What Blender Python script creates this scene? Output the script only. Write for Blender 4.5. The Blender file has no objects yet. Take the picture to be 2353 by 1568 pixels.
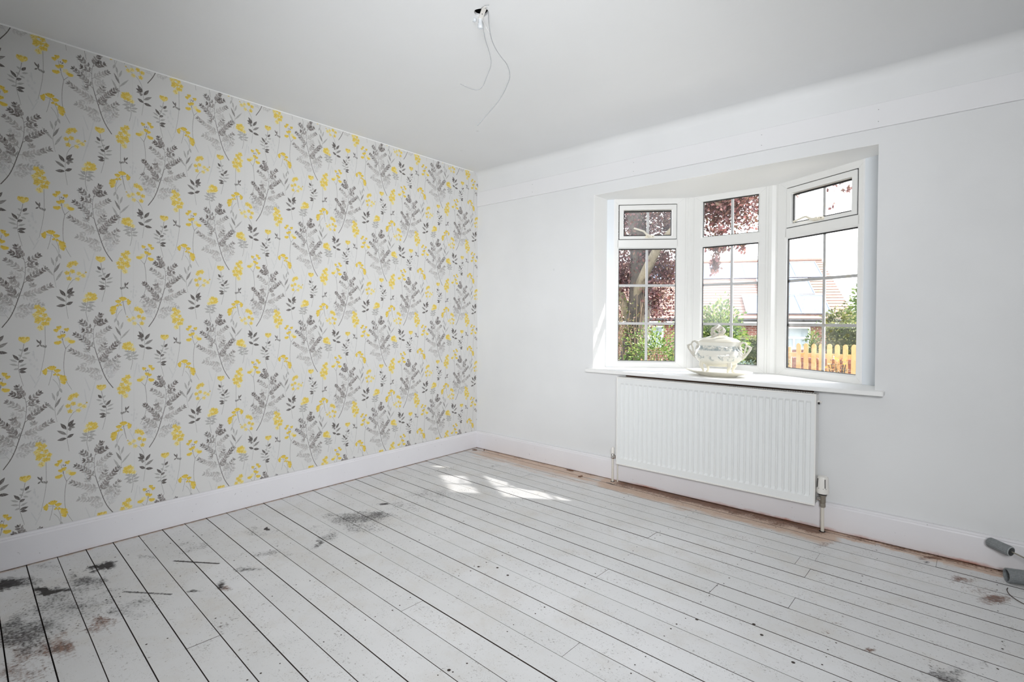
import bpy, bmesh, math, random
import numpy as np
from mathutils import Vector, Matrix

# ------------------------------------------------------------------ scene, camera, world, light
scene = bpy.context.scene
COL = scene.collection
random.seed(7); rng = np.random.default_rng(7)
R = math.radians

# camera (18 mm class lens on a 36 mm sensor, slight drop of the frame)
YAW, PITCH, ROLL = 0.7126427813, -0.0145222174, 0.0057884636
CAM = Vector((3.1632050628, -3.1944530055, 1.1178884233))
FPX = 1174.7221067; SHIFT_PX = -30.9931621
dv = Vector((-math.sin(YAW)*math.cos(PITCH), math.cos(YAW)*math.cos(PITCH), math.sin(PITCH)))
rv = dv.cross(Vector((0, 0, 1))).normalized(); uv_ = rv.cross(dv)
r2 = rv*math.cos(ROLL)+uv_*math.sin(ROLL); u2 = -rv*math.sin(ROLL)+uv_*math.cos(ROLL)
cd = bpy.data.cameras.new('camera'); cam = bpy.data.objects.new('camera', cd); COL.objects.link(cam)
cd.sensor_width = 36; cd.lens = 36*FPX/2353; cd.shift_y = SHIFT_PX/2353; cd.clip_start = .02; cd.clip_end = 300
m = Matrix.Identity(4)
for i in range(3):
    m[i][0] = r2[i]; m[i][1] = u2[i]; m[i][2] = -dv[i]; m[i][3] = CAM[i]
cam.matrix_world = m
scene.camera = cam

scene.view_settings.view_transform = 'Standard'; scene.view_settings.look = 'None'
scene.view_settings.gamma = 1; scene.view_settings.use_curve_mapping = False
scene.view_settings.exposure = 0.0
scene.cycles.use_denoising = True
scene.cycles.max_bounces = 10; scene.cycles.diffuse_bounces = 5; scene.cycles.transparent_max_bounces = 12
scene.cycles.sample_clamp_indirect = 6
scene.cycles.caustics_reflective = False; scene.cycles.caustics_refractive = False

SKY = 6.2
w = bpy.data.worlds.new('sky'); scene.world = w; w.use_nodes = True
nt = w.node_tree; bg = nt.nodes['Background']
tc = nt.nodes.new('ShaderNodeTexCoord'); sx = nt.nodes.new('ShaderNodeSeparateXYZ'); cr = nt.nodes.new('ShaderNodeValToRGB')
nt.links.new(tc.outputs['Generated'], sx.inputs[0]); nt.links.new(sx.outputs['Z'], cr.inputs[0]); nt.links.new(cr.outputs[0], bg.inputs[0])
cr.color_ramp.elements[0].position = 0.0; cr.color_ramp.elements[0].color = (1, 1, 1, 1)
cr.color_ramp.elements[1].position = 1.0; cr.color_ramp.elements[1].color = (.72, .84, 1, 1)
bg.inputs[1].default_value = SKY

def light(name, kind, loc, target, energy, **kw):
    l = bpy.data.lights.new(name, kind); o = bpy.data.objects.new(name, l); COL.objects.link(o)
    o.location = loc; o.rotation_euler = (Vector(target)-Vector(loc)).to_track_quat('-Z', 'Y').to_euler()
    l.energy = energy
    for k, v in kw.items(): setattr(l, k, v)
    return o
SUN_DIR = Vector((1.957, 1.20, 1.87)).normalized()
light('sun', 'SUN', SUN_DIR*20, (0, 0, 0), 20.0, angle=R(.7), color=(1, .97, .93))
# added fill spots without a real source: window wall, ceiling, low on the left
light('fill_spot', 'SPOT', (3.75, -4.1, 1.75), (1.5, 0, 1.25), 330, spot_size=R(95), spot_blend=1.0, shadow_soft_size=.45, color=(.97, .985, 1))
light('ceiling_fill_spot', 'SPOT', (2.6, -3.0, .9), (.85, -.6, 2.4), 112, spot_size=R(90), spot_blend=1.0, shadow_soft_size=.4, color=(.96, .98, 1))
light('low_fill_spot', 'SPOT', (3.6, -4.1, 1.6), (.25, -.95, .15), 185, spot_size=R(64), spot_blend=1.0, shadow_soft_size=.4, color=(.96, .98, 1))

MOTIF = {"fern_main":[[1,-2],[-23,37],[-38,77],[-50,122],[-63,171],[-70,202],[-74,237],[-75,283],[-69,307],[-57,346]],"fern_b":[[[-72,199],[-102,233],[-140,265]],[[-58,139],[-106,155],[-156,188]],[[-41,86],[-81,88],[-127,101]],[[-75,242],[-44,270],[-15,294]],[[-61,166],[-41,188],[-32,212]],[[-50,122],[-19,177],[19,220]],[[-41,91],[-8,123],[19,150]],[[-32,60],[-8,90],[18,121]],[[-19,38],[-1,68],[18,98]],[[-74,288],[-98,306],[-117,325]],[[-71,302],[-62,326],[-47,357]],[[-69,304],[-51,317],[-31,328]],[[-74,265],[-91,280],[-107,284]],[[-88,176],[-95,180],[-98,188]]],"tulip_head":[[-45,3]],"tulip_stem":[[-44,-16],[-40,-48],[-27,-88],[-25,-121],[-28,-144],[-41,-204]],"tulip_dark":[[[-44,-50],[-58,-31]],[[-27,-88],[-7,-61]],[[-26,-97],[-44,-87]],[[-27,-132],[-55,-125]],[[-28,-139],[-52,-143]]],"tulip_light":[[[-42,-48],[-27,-37]],[[-44,-62],[-66,-54]],[[-38,-71],[-24,-63]],[[-38,-75],[-55,-81]],[[-22,-95],[4,-82]],[[-25,-111],[4,-103]],[[-28,-116],[-53,-104]],[[-27,-125],[-9,-129]]],"hyd":[[45,35],[62,46],[37,10],[56,22],[68,11],[26,-9],[45,-8],[62,-18],[41,-29],[52,-48],[31,-28],[60,-6]],"hyd_stem":[[37,-42],[36,-136],[42,-193],[55,-266]],"hyd_sprig":[[[36,-141],[33,-127]],[[38,-138],[46,-126]],[[46,-136],[56,-121]],[[54,-126],[52,-102]],[[56,-119],[67,-101]],[[56,-126],[66,-135]]],"tri_small":[[128,82],[155,92],[165,79],[140,54],[152,48]],"tri_big":[[112,26],[163,22]],"tri_lt":[[127,38]],"tri_stems":[[[134,-5],[118,15]],[[134,-5],[146,30],[142,74]],[[146,35],[153,77]],[[134,83],[138,71]],[[134,-5],[140,-43],[142,-107],[135,-156],[113,-201]]],"arch":[[[56,-198],[77,-204]],[[42,-199],[42,-176]],[[42,-199],[32,-179]],[[42,-199],[56,-180]],[[25,-212],[17,-194]],[[27,-212],[30,-193]],[[26,-226],[17,-217]],[[28,-222],[36,-214]],[[17,-248],[-6,-227]],[[17,-250],[-11,-244]],[[17,-253],[-6,-262]],[[17,-245],[6,-222]],[[59,-199],[69,-190]],[[59,-202],[71,-215]]],"arch_lines":[[[17,-250],[25,-222],[42,-199],[67,-202]],[[42,-199],[47,-231],[55,-266]]],"grass_stem":[[[18,384],[14,350],[25,310],[35,255],[32,222],[26,188]],[[39,388],[23,366],[19,347]]],"grass_dark":[[[34,255],[11,304]]],"grass_lt":[[[28,217],[1,271]],[[34,241],[73,291]],[[33,288],[44,328]],[[25,305],[22,335]],[[16,346],[8,321]]],"ring":[[101,392],[121,378],[110,353],[129,344],[122,318],[91,318],[86,344],[70,335],[115,389]],"ring_bud":[[60,352]],"ring_lines":[[[109,311],[85,328],[62,350]],[[121,328],[117,346]],[[109,311],[125,285],[131,247],[135,199],[126,129]]],"leaf_dark":[[[135,233],[157,266]],[[133,194],[108,209]],[[135,192],[169,187]],[[129,249],[108,277]],[[129,247],[101,257]]],"leaf_lt":[[[135,209],[170,234]],[[127,246],[103,238]],[[125,241],[121,224]]],"dome":[[48,198],[61,210],[77,207],[57,193],[71,190],[85,185],[51,211],[67,216]],"dome_lv":[[[77,172],[46,179]],[[75,167],[43,155]],[[77,153],[51,137]],[[78,148],[57,155]],[[80,158],[100,175]],[[81,148],[110,157]],[[81,139],[106,137]],[[82,163],[88,178]],[[78,134],[61,136]]],"dome_stem":[[75,181],[81,139],[82,120],[74,83]],"faint":[[[-89,-6],[-108,56]],[[-102,-66],[-109,-1]],[[-93,-88],[-69,33]],[[-93,-83],[-111,-159]],[[100,112],[88,44]],[[108,104],[110,65]],[[73,-230],[69,-221]],[[83,-254],[99,-215]],[[85,-273],[67,-230]],[[252,191],[256,156]]],"faintblob":[[77,-149],[89,-124],[99,-148],[85,-177],[75,-192],[95,-167]]}
STAINS = [["soot",0.174,-2.947,0.082,0.072,-0.071,0.006,1],["soot",0.373,-2.855,0.073,0.064,-0.046,0.006,1.2],["soot",0.385,-2.746,0.055,0.049,-0.096,0.016,0.8],["soot",0.284,-2.667,0.029,0.026,-0.046,0.009,1.5],["soot",0.664,-2.966,0.069,0.061,-0.167,0.016,0.8],["soot",0.562,-2.834,0.139,0.122,-0.215,0.03,0.55],["soot",0.09,-2.827,0.087,0.077,-0.044,0.005,0.4],["rust",0.884,-2.902,0.06,0.053,-0.078,0.01,0.8],["rust",0.817,-2.991,0.065,0.057,-0.199,0.018,0.6],["rust",0.824,-2.755,0.048,0.042,-0.062,0.012,0.8],["rust",0.831,-2.917,0.1,0.088,-0.132,0.016,0.3],["soot",0.769,-2.671,0.075,0.066,-0.094,0.021,0.5],["soot",0.85,-2.373,0.014,0.012,-0.031,0.011,1],["rust",0.89,-2.371,0.022,0.019,-0.03,0.011,0.8],["soot",0.821,-2.454,0.024,0.021,-0.019,0.006,0.9],["soot",0.634,-1.595,0.128,0.114,-0.092,0.058,0.75],["soot",0.68,-1.512,0.074,0.066,-0.045,0.031,0.8],["soot",0.759,-1.647,0.079,0.07,-0.073,0.047,0.5],["soot",0.568,-1.381,0.027,0.024,-0.019,0.013,1.2],["soot",0.771,-1.91,0.023,0.02,-0.043,0.023,0.9],["soot",0.794,-2.236,0.051,0.045,-0.034,0.014,0.8],["soot",0.719,-2.127,0.092,0.082,-0.056,0.024,0.5],["soot",0.749,-1.82,0.067,0.059,-0.06,0.034,0.5],["soot",0.559,-1.863,0.069,0.061,-0.044,0.023,0.35],["soot",0.659,-1.041,0.166,0.149,-0.119,0.102,0.4],["soot",0.67,-1.29,0.117,0.105,-0.085,0.065,0.4],["soot",0.352,-2.334,0.095,0.084,-0.049,0.015,0.45],["soot",0.427,-2.033,0.102,0.091,-0.057,0.024,0.35],["soot",0.416,-1.99,0.007,0.006,-0.023,0.01,1.5],["soot",0.31,-2.519,0.045,0.04,-0.042,0.01,0.5],["rust",3.098,-0.061,0.039,0.035,-0.001,0.029,0.9],["soot",3.084,-0.126,0.015,0.014,-0.0,0.011,1],["rust",3.205,-0.238,0.046,0.041,0.0,0.036,0.8],["rust",3.303,-0.364,0.043,0.038,0.002,0.055,0.9],["rust",3.246,-0.298,0.083,0.074,0.002,0.098,0.35],["soot",3.151,-1.092,0.083,0.073,-0.001,0.059,0.7],["rust",2.962,-1.067,0.014,0.012,-0.001,0.014,0.9],["soot",3.23,-0.954,0.064,0.057,0.001,0.059,0.4],["rust",2.695,-0.216,0.05,0.044,-0.006,0.036,0.6],["rust",1.442,-1.787,0.126,0.112,-0.067,0.054,0.2],["rust",1.557,-1.528,0.074,0.066,-0.06,0.062,0.25],["rust",2.049,-1.25,0.085,0.075,-0.027,0.047,0.15],["rust",1.152,-2.466,0.096,0.084,-0.091,0.033,0.2],["soot",1.152,-2.466,0.108,0.095,-0.107,0.039,0.22],["rust",2.332,-0.47,0.134,0.119,-0.035,0.114,0.2],["rust",2.838,-1.016,0.109,0.096,-0.015,0.098,0.2],["rust",1.884,-1.974,0.034,0.03,-0.014,0.013,0.3],["soot",1.489,-2.338,0.134,0.118,-0.083,0.042,0.2],["soot",1.915,-1.68,0.076,0.067,-0.027,0.033,0.25],["soot",1.626,-1.915,0.063,0.056,-0.024,0.02,0.35],["soot",2.344,-1.705,0.097,0.085,-0.033,0.06,0.25],["soot",2.636,-0.828,0.083,0.073,-0.011,0.048,0.25],["soot",0.329,-0.632,0.096,0.087,-0.068,0.061,0.3],["soot",0.581,-0.33,0.074,0.066,-0.047,0.052,0.3]]
# ------------------------------------------------------------------ helpers
class Nd:
    """small node tree helper"""
    def __init__(s, name):
        s.m = bpy.data.materials.new(name); s.m.use_nodes = True; s.t = s.m.node_tree
        s.b = s.t.nodes['Principled BSDF']; s.out = s.t.nodes['Material Output']
    def n(s, typ, ins=None, **kw):
        x = s.t.nodes.new(typ)
        for k, v in kw.items(): setattr(x, k, v)
        for k, v in (ins or {}).items():
            if isinstance(v, bpy.types.NodeSocket): s.t.links.new(v, x.inputs[k])
            else: x.inputs[k].default_value = v
        return x
    def link(s, a, b): s.t.links.new(a, b)
    def math(s, op, a, b=None, c=None):
        ins = {0: a}
        if b is not None: ins[1] = b
        if c is not None: ins[2] = c
        return s.n('ShaderNodeMath', ins, operation=op).outputs[0]
    def mix(s, f, a, b):
        x = s.n('ShaderNodeMix', {0: f, 6: a, 7: b}, data_type='RGBA'); return x.outputs[2]
    def noise(s, vec, scale, detail=4, rough=.55, out=0):
        return s.n('ShaderNodeTexNoise', {'Vector': vec, 'Scale': scale, 'Detail': detail, 'Roughness': rough}).outputs[out]
    def ramp(s, f, lo, hi, a=0., b=1.):
        return s.n('ShaderNodeMapRange', {0: f, 1: lo, 2: hi, 3: a, 4: b}, clamp=True).outputs[0]
    def bump(s, h, strength, dist=.001):
        x = s.n('ShaderNodeBump', {'Height': h, 'Strength': strength, 'Distance': dist}); s.link(x.outputs[0], s.b.inputs['Normal'])
def lin(c):
    return tuple(((v/12.92) if v <= .04045 else ((v+.055)/1.055)**2.4) for v in c)+(1.,)
def rgb(r, g, b): return lin((r/255, g/255, b/255))

def mat(name, col, rough=.5, metal=0., var=.03, scale=40, bump=.0, bscale=200, coat=0.):
    """painted / plain procedural material with a little tonal noise"""
    k = Nd(name); P = k.n('ShaderNodeNewGeometry').outputs['Position']
    f = k.noise(P, scale, 3)
    c2 = tuple(min(1, v*(1-var*2)) for v in col[:3])+(1,)
    k.link(k.mix(f, col, c2), k.b.inputs['Base Color'])
    k.b.inputs['Roughness'].default_value = rough; k.b.inputs['Metallic'].default_value = metal
    k.b.inputs['Coat Weight'].default_value = coat
    if bump: k.bump(k.noise(P, bscale, 3), bump)
    return k.m

def loc_of(p):
    v = Vector((0, 0, 0))
    while p is not None: v += p.location; p = p.parent
    return v
class MB:
    def __init__(s): s.v = []; s.f = []; s.fm = None
    def add(s, vs, fs):
        o = len(s.v); s.v += [tuple(map(float, v)) for v in vs]; s.f += [tuple(i+o for i in f) for f in fs]; return s
    def box(s, x0, x1, y0, y1, z0, z1, T=None):
        vs = [(x, y, z) for z in (z0, z1) for y in (y0, y1) for x in (x0, x1)]
        if T: vs = [T(*v) for v in vs]
        return s.add(vs, [(0, 2, 3, 1), (4, 5, 7, 6), (0, 1, 5, 4), (2, 6, 7, 3), (0, 4, 6, 2), (1, 3, 7, 5)])
    def prism(s, poly, a0, a1, T=None):
        """poly (u,v) extruded over w; T(u,v,w) -> point"""
        T = T or (lambda u, v, w: (u, v, w)); n = len(poly)
        vs = [T(u, v, a0) for u, v in poly]+[T(u, v, a1) for u, v in poly]
        return s.add(vs, [tuple(range(n))[::-1], tuple(range(n, 2*n))]+[(i, (i+1) % n, n+(i+1) % n, n+i) for i in range(n)])
    def tube(s, pts, r, seg=8, cap=True):
        pts = [Vector(p) for p in pts]; n = len(pts); rs = r if isinstance(r, (list, tuple)) else [r]*n
        vs = []; up = None
        for i, p in enumerate(pts):
            t = (pts[min(i+1, n-1)]-pts[max(i-1, 0)]).normalized()
            if up is None:
                up = t.orthogonal().normalized()
            else:
                up = (up-t*up.dot(t)).normalized()
            b = t.cross(up)
            for k in range(seg):
                a = 2*math.pi*k/seg; vs.append(p+(up*math.cos(a)+b*math.sin(a))*rs[i])
        fs = [(i*seg+k, i*seg+(k+1) % seg, (i+1)*seg+(k+1) % seg, (i+1)*seg+k) for i in range(n-1) for k in range(seg)]
        if cap: fs += [tuple(range(seg))[::-1], tuple(range((n-1)*seg, n*seg))]
        return s.add(vs, fs)
    def lathe(s, prof, c, seg=32, sx=1., sy=1., mod=None, axis=None, cap=True):
        """prof [(r,h)], c centre, optional axis vector"""
        c = Vector(c); q = Vector((0, 0, 1)).rotation_difference(Vector(axis)) if axis is not None else None
        vs = []
        for r, h in prof:
            for k in range(seg):
                a = 2*math.pi*k/seg; rr = r*(mod(a, h) if mod else 1)
                p = Vector((rr*math.cos(a)*sx, rr*math.sin(a)*sy, h)); vs.append(c+(q @ p if q else p))
        n = len(prof)
        fs = [(i*seg+k, i*seg+(k+1) % seg, (i+1)*seg+(k+1) % seg, (i+1)*seg+k) for i in range(n-1) for k in range(seg)]
        if cap: fs += [tuple(range(seg))[::-1], tuple(range((n-1)*seg, n*seg))]
        return s.add(vs, fs)
    def mesh(s, name, L=Vector((0, 0, 0))):
        me = bpy.data.meshes.new(name)
        me.from_pydata([(v[0]-L[0], v[1]-L[1], v[2]-L[2]) for v in s.v], [], s.f)
        bm = bmesh.new(); bm.from_mesh(me); bmesh.ops.recalc_face_normals(bm, faces=bm.faces); bm.to_mesh(me); bm.free()
        return me
    def build(s, name, material, parent=None, smooth=False, origin=None, kind=None, bevel=0, label=None):
        L = loc_of(parent) if parent is not None else Vector((0, 0, 0))
        if origin is not None: origin = Vector(origin)
        me = s.mesh(name, origin if origin is not None else L)
        me.materials.append(material)
        o = bpy.data.objects.new(name, me); COL.objects.link(o); o.parent = parent
        if origin is not None: o.location = origin-L
        if smooth:
            me.shade_smooth(); 
            try: me.set_sharp_from_angle(angle=R(38))
            except Exception: pass
        if bevel:
            b = o.modifiers.new('bevel', 'BEVEL'); b.width = bevel; b.segments = 2; b.limit_method = 'ANGLE'; b.angle_limit = R(40)
        if kind: o['kind'] = kind
        if label: o['label'] = label
        return o
def empty(name, loc, label=None, cat=None, group=None, kind=None, rz=0):
    o = bpy.data.objects.new(name, None); COL.objects.link(o); o.location = loc; o.rotation_euler[2] = rz
    o.empty_display_size = .05
    return tag(o, label, cat, group, kind)
def tag(o, label=None, cat=None, group=None, kind=None):
    if label: o['label'] = label
    if cat: o['category'] = cat
    if group: o['group'] = group
    if kind: o['kind'] = kind
    return o
def noisy(i, k=1.): return math.sin(i*12.9898*k+4.1)*43758.5453 % 1

# ------------------------------------------------------------------ wallpaper print, painted in numpy
PPM = 2.0; TW, TH = 541.0, 628.5
NW, NH = int(TW*PPM), int(TH*PPM)
paper = np.ones((NH, NW, 3), np.float32)*np.array([.864, .861, .854], np.float32)
def _lf(n, seed, sm):
    g = np.random.default_rng(seed).standard_normal((n, n))
    k = np.fft.fftfreq(n); f = np.exp(-(k[:, None]**2+k[None]**2)*(sm*n)**2)
    x = np.fft.ifft2(np.fft.fft2(g)*f).real; return (x/x.std()).astype(np.float32)
wash = _lf(256, 3, .025); fine = _lf(256, 5, .008)
def patch(xs, ys, pad):
    x0, x1 = min(xs)-pad, max(xs)+pad; y0, y1 = min(ys)-pad, max(ys)+pad
    ix = np.arange(int(math.floor(x0*PPM)), int(math.ceil(x1*PPM))+1); iy = np.arange(int(math.floor(y0*PPM)), int(math.ceil(y1*PPM))+1)
    X, Y = np.meshgrid((ix+.5)/PPM, (iy+.5)/PPM); return ix % NW, iy % NH, X, Y
def comp(ix, iy, mask, col, a, wv=.35):
    wm = wash[np.ix_(iy % 256, ix % 256)]*.6+fine[np.ix_((iy*2) % 256, (ix*2) % 256)]*.4
    al = np.clip(mask*a*(1+wv*wm), 0, 1)[..., None]
    idx = np.ix_(iy, ix); paper[idx] = paper[idx]*(1-al)+np.array(col, np.float32)*al
def S(x): x = np.clip(x, 0, 1); return x*x*(3-2*x)
def stroke(pts, w0, col, a=.85, w1=None, soft=.7):
    w1 = w0 if w1 is None else w1
    # Chaikin smoothing
    for _ in range(2):
        q = [pts[0]]
        for p, n in zip(pts[:-1], pts[1:]):
            q += [(p[0]*.75+n[0]*.25, p[1]*.75+n[1]*.25), (p[0]*.25+n[0]*.75, p[1]*.25+n[1]*.75)]
        pts = q+[pts[-1]]
    n = len(pts)-1
    ix, iy, X, Y = patch([p[0] for p in pts], [p[1] for p in pts], max(w0, w1)+1.5)
    M = np.zeros_like(X)
    for i in range(n):
        ax, ay = pts[i]; bx, by = pts[i+1]; dx, dy = bx-ax, by-ay; L = dx*dx+dy*dy+1e-9
        t = np.clip(((X-ax)*dx+(Y-ay)*dy)/L, 0, 1); d = np.hypot(X-ax-t*dx, Y-ay-t*dy)
        hw = (w0+(w1-w0)*(i+t)/n)/2; M = np.maximum(M, S((hw+soft-d)/(2*soft)+.0))
    comp(ix, iy, M, col, a, .2)
def leaf(p0, p1, w, col, a=.85, wv=.35, k=.85):
    dx, dy = p1[0]-p0[0], p1[1]-p0[1]; L = math.hypot(dx, dy)+1e-6; dx /= L; dy /= L
    ix, iy, X, Y = patch([p0[0], p1[0]], [p0[1], p1[1]], w)
    s = ((X-p0[0])*dx+(Y-p0[1])*dy)/L; t = -(X-p0[0])*dy+(Y-p0[1])*dx
    sc = np.clip(s, 0, 1); hw = w/2*np.sin(np.pi*sc**k)
    M = S((hw-np.abs(t))/1.0+.35)*((s > 0) & (s < 1))
    comp(ix, iy, M, col, a, wv)
    comp(ix, iy, M*S((.55-np.abs(t))/.5)*(sc < .9), [c*.8 for c in col], .25, .1)
def blob(c, rx, ry, col, a, ang=0., soft=.25, wv=.4, frill=0., n=5, ph=0.):
    ix, iy, X, Y = patch([c[0]], [c[1]], max(rx, ry)*1.5); ca, sa = math.cos(ang), math.sin(ang)
    u = ((X-c[0])*ca+(Y-c[1])*sa)/rx; v = (-(X-c[0])*sa+(Y-c[1])*ca)/ry
    r = np.hypot(u, v); th = np.arctan2(v, u); lim = 1+frill*np.cos(n*th+ph)
    comp(ix, iy, S((lim-r)/soft), col, a, wv)
YEL = (.905, .785, .31); YLT = (.93, .865, .55); YDK = (.82, .66, .16)
def rosette(c, r, ph=0, light=False):
    blob(c, r*1.5, r*1.5, YLT, .25, soft=.9)
    blob(c, r, r, YLT if light else YEL, .85, frill=.14, n=5, ph=ph, soft=.3)
    for k in range(5):
        a = ph+k*2*math.pi/5; blob((c[0]+math.cos(a)*r*.55, c[1]+math.sin(a)*r*.55), r*.36, r*.22, YLT if k % 2 else YDK, .45, ang=a, soft=.6)
    blob(c, r*.35, r*.35, YDK, .5, soft=.6); blob(c, r*.14, r*.14, YLT, .7, soft=.6)
def fan(p0, p1, w, light=False):
    """flared petal bunch from p0 (narrow) to p1"""
    dx, dy = p1[0]-p0[0], p1[1]-p0[1]; L = math.hypot(dx, dy)
    blob(((p0[0]+p1[0]*2)/3, (p0[1]+p1[1]*2)/3), w*.55, w*.55, YLT, .3, soft=.9)
    for k, f in enumerate((-.42, -.22, 0, .22, .42)):
        q = (p1[0]-dy/L*w*f, p1[1]+dx/L*w*f); leaf(p0, q, w*.42, (YLT if light else YEL) if k % 2 else YEL, .75, k=1.5)
    for f in (-.3, .1, .35):
        q = (p1[0]-dy/L*w*f, p1[1]+dx/L*w*f); leaf((p0[0]*.5+q[0]*.5, p0[1]*.5+q[1]*.5), q, w*.2, YDK, .6, k=1.6)
def draw(MOT, sgn, off):
    cur = [0, 0]
    def at(k): cur[:] = off.get(k, (0, 0))
    def T(p): return (cur[0]+sgn*p[0], cur[1]+p[1])
    def TT(l): return [T(p) for p in l]
    g = random.Random(11+sgn); at('faint')
    DK = (.34, .315, .305); MD = (.50, .485, .475); LT = (.665, .66, .65); VL = (.78, .785, .785)
    for l in MOT['faint']: stroke(TT(l), 5, VL, .55, 2.5, soft=1.6)
    for c in MOT['faintblob']: blob(T(c), 6, 8, VL, .4, soft=.5)
    at('fern')
    def twig(l, c, lf, a, stem=True):
        l = TT(l)
        if stem: stroke(l, 1.7, c, a*.9, 1.0)
        seg = []
        for p, n in zip(l[:-1], l[1:]):
            k = max(1, int(math.hypot(n[0]-p[0], n[1]-p[1])/10.5))
            seg += [((p[0]+(n[0]-p[0])*i/k, p[1]+(n[1]-p[1])*i/k), math.atan2(n[1]-p[1], n[0]-p[0])) for i in range(k)]
        seg.append((l[-1], seg[-1][1]))
        N = len(seg)
        for i, (p, an) in enumerate(seg[1:], 1):
            f = i/N; ln = (25-8*f)*g.uniform(.8, 1.1); cc = c if f > .5 or lf == 0 else lf
            for sd in (-1, 1):
                aa = an+sd*g.uniform(.6, .95); jj = g.uniform(-.05, .08); cc2 = [v+jj for v in (cc if g.random() > .35 else (lf or c))]; cc2[0] += g.uniform(0, .02)
                leaf(p, (p[0]+math.cos(aa)*ln, p[1]+math.sin(aa)*ln), 9.0*g.uniform(.75, 1.2), cc2, a*g.uniform(.75, 1))
        p, an = seg[-1]; leaf(p, (p[0]+math.cos(an)*15, p[1]+math.sin(an)*15), 6.5, c, a)
    tone = [(DK, MD), (MD, LT), (LT, LT), (MD, LT), (MD, LT), (DK, MD), (MD, LT), (LT, VL), (LT, VL), (DK, MD), (DK, MD), (DK, DK), (DK, MD), (MD, LT)]
    for i, l in enumerate(MOT['fern_b']):
        c, lf = tone[i % len(tone)]; twig(l, c, lf, .85 if c is not LT else .7)
    for i, l in enumerate(([(-72, 215), (-35, 236)], [(-66, 182), (-34, 198)], [(-56, 150), (-88, 130), (-112, 118)], [(-52, 122), (-24, 138)], [(-45, 104), (-78, 66)], [(-72, 240), (-104, 262)], [(-30, 62), (-62, 50)])):
        twig(l, MD if i % 2 else LT, LT, .36, False)
    stroke(TT(MOT['fern_main'][:6]), 3.4, DK, .95, 2.2); stroke(TT(MOT['fern_main'][5:]), 2.0, MD, .9, 1.1)
    at('tulip')
    stroke(TT(MOT['tulip_stem']), 2.0, MD, .8, 1.2)
    for a, b in MOT['tulip_light']: leaf(T(a), T(b), 9, LT, .75)
    for a, b in MOT['tulip_dark']: leaf(T(a), T(b), 12, DK, .88)
    c = MOT['tulip_head'][0]; fan(T((c[0], c[1]-17)), T((c[0], c[1]+14)), 40, True); blob(T(c), 12, 10, YLT, .6, soft=.7); blob(T((c[0], c[1]-3)), 7, 8, YEL, .5, soft=.8)
    at('hyd')
    stroke(TT(MOT['hyd_stem']), 1.8, MD, .7, 1.2)
    for a, b in MOT['hyd_sprig']: leaf(T(a), T(b), 7, DK if a[0] > 50 else MD, .8)
    stroke(TT([(36, -141), (46, -136), (56, -124)]), 1.2, MD, .7)
    for i, c in enumerate(MOT['hyd']): rosette(T(c), 12.5*g.uniform(.85, 1.1), i, i % 5 == 4)
    at('tri')
    for l in MOT['tri_stems']: stroke(TT(l), 2.1, MD, .8, 1.3)
    for c in MOT['tri_small']: fan(T((c[0], c[1]-9)), T((c[0]+4, c[1]+9)), 20)
    for c in MOT['tri_big']: fan(T((c[0]*.85+134*.15, c[1]-9)), T((c[0], c[1]+8)), 30); blob(T(c), 12, 9, YEL, .7)
    for c in MOT['tri_lt']: blob(T(c), 12, 11, YLT, .7, frill=.2)
    for c in ((138, 71), (146, 74)): blob(T(c), 2.2, 3.4, DK, .9)
    at('arch')
    for l in MOT['arch_lines']: stroke(TT(l), 1.4, MD, .75)
    for a, b in MOT['arch']: fan(T(a), T(b), 15)
    # grass
    for l in MOT['grass_stem']: stroke(TT(l), 2.6, LT, .8, 1.4)
    for a, b in MOT['grass_lt']: leaf(T(a), T(b), 9, LT, .75)
    for a, b in MOT['grass_dark']: leaf(T(a), T(b), 9.5, MD, .85)
    at('ring')
    for l in MOT['ring_lines']: stroke(TT(l), 1.6, MD, .7, 1.2)
    for i, c in enumerate(MOT['ring']): rosette(T(c), 10.5 if i else 13, i*1.3, i in (5, 6, 7))
    for c in MOT['ring_bud']: blob(T(c), 4, 4, YDK, .7)
    for a, b in MOT['leaf_lt']: leaf(T(a), T(b), 13, MD, .85)
    for a, b in MOT['leaf_dark']: leaf(T(a), T(b), 14, DK, .9)
    at('dome')
    stroke(TT(MOT['dome_stem']), 1.9, MD, .8, 1.4)
    for a, b in MOT['dome_lv']: leaf(T(a), T(b), 11, LT, .75); stroke(TT([a, (80, 140)]), .9, LT, .5)
    for i, c in enumerate(MOT['dome']): rosette(T(c), 11, i, i % 3 == 2)
draw(MOTIF, 1, {})
draw(MOTIF, -1, {'fern': (153, 303), 'tulip': (177, 241), 'hyd': (329, 346), 'tri': (498, 205), 'ring': (500, 212), 'dome': (521, 244), 'arch': (358, 298), 'faint': (340, 300)})
# speckle of the paper
paper += (_lf(256, 9, .004)[np.ix_(np.arange(NH) % 256, np.arange(NW) % 256)]*.006)[..., None]
img = bpy.data.images.new('wallpaper_print', NW, NH)
buf = np.ones((NH, NW, 4), np.float32); buf[..., :3] = np.clip(paper, 0, 1)
img.pixels.foreach_set(buf.ravel()); img.update(); img.pack()

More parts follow.
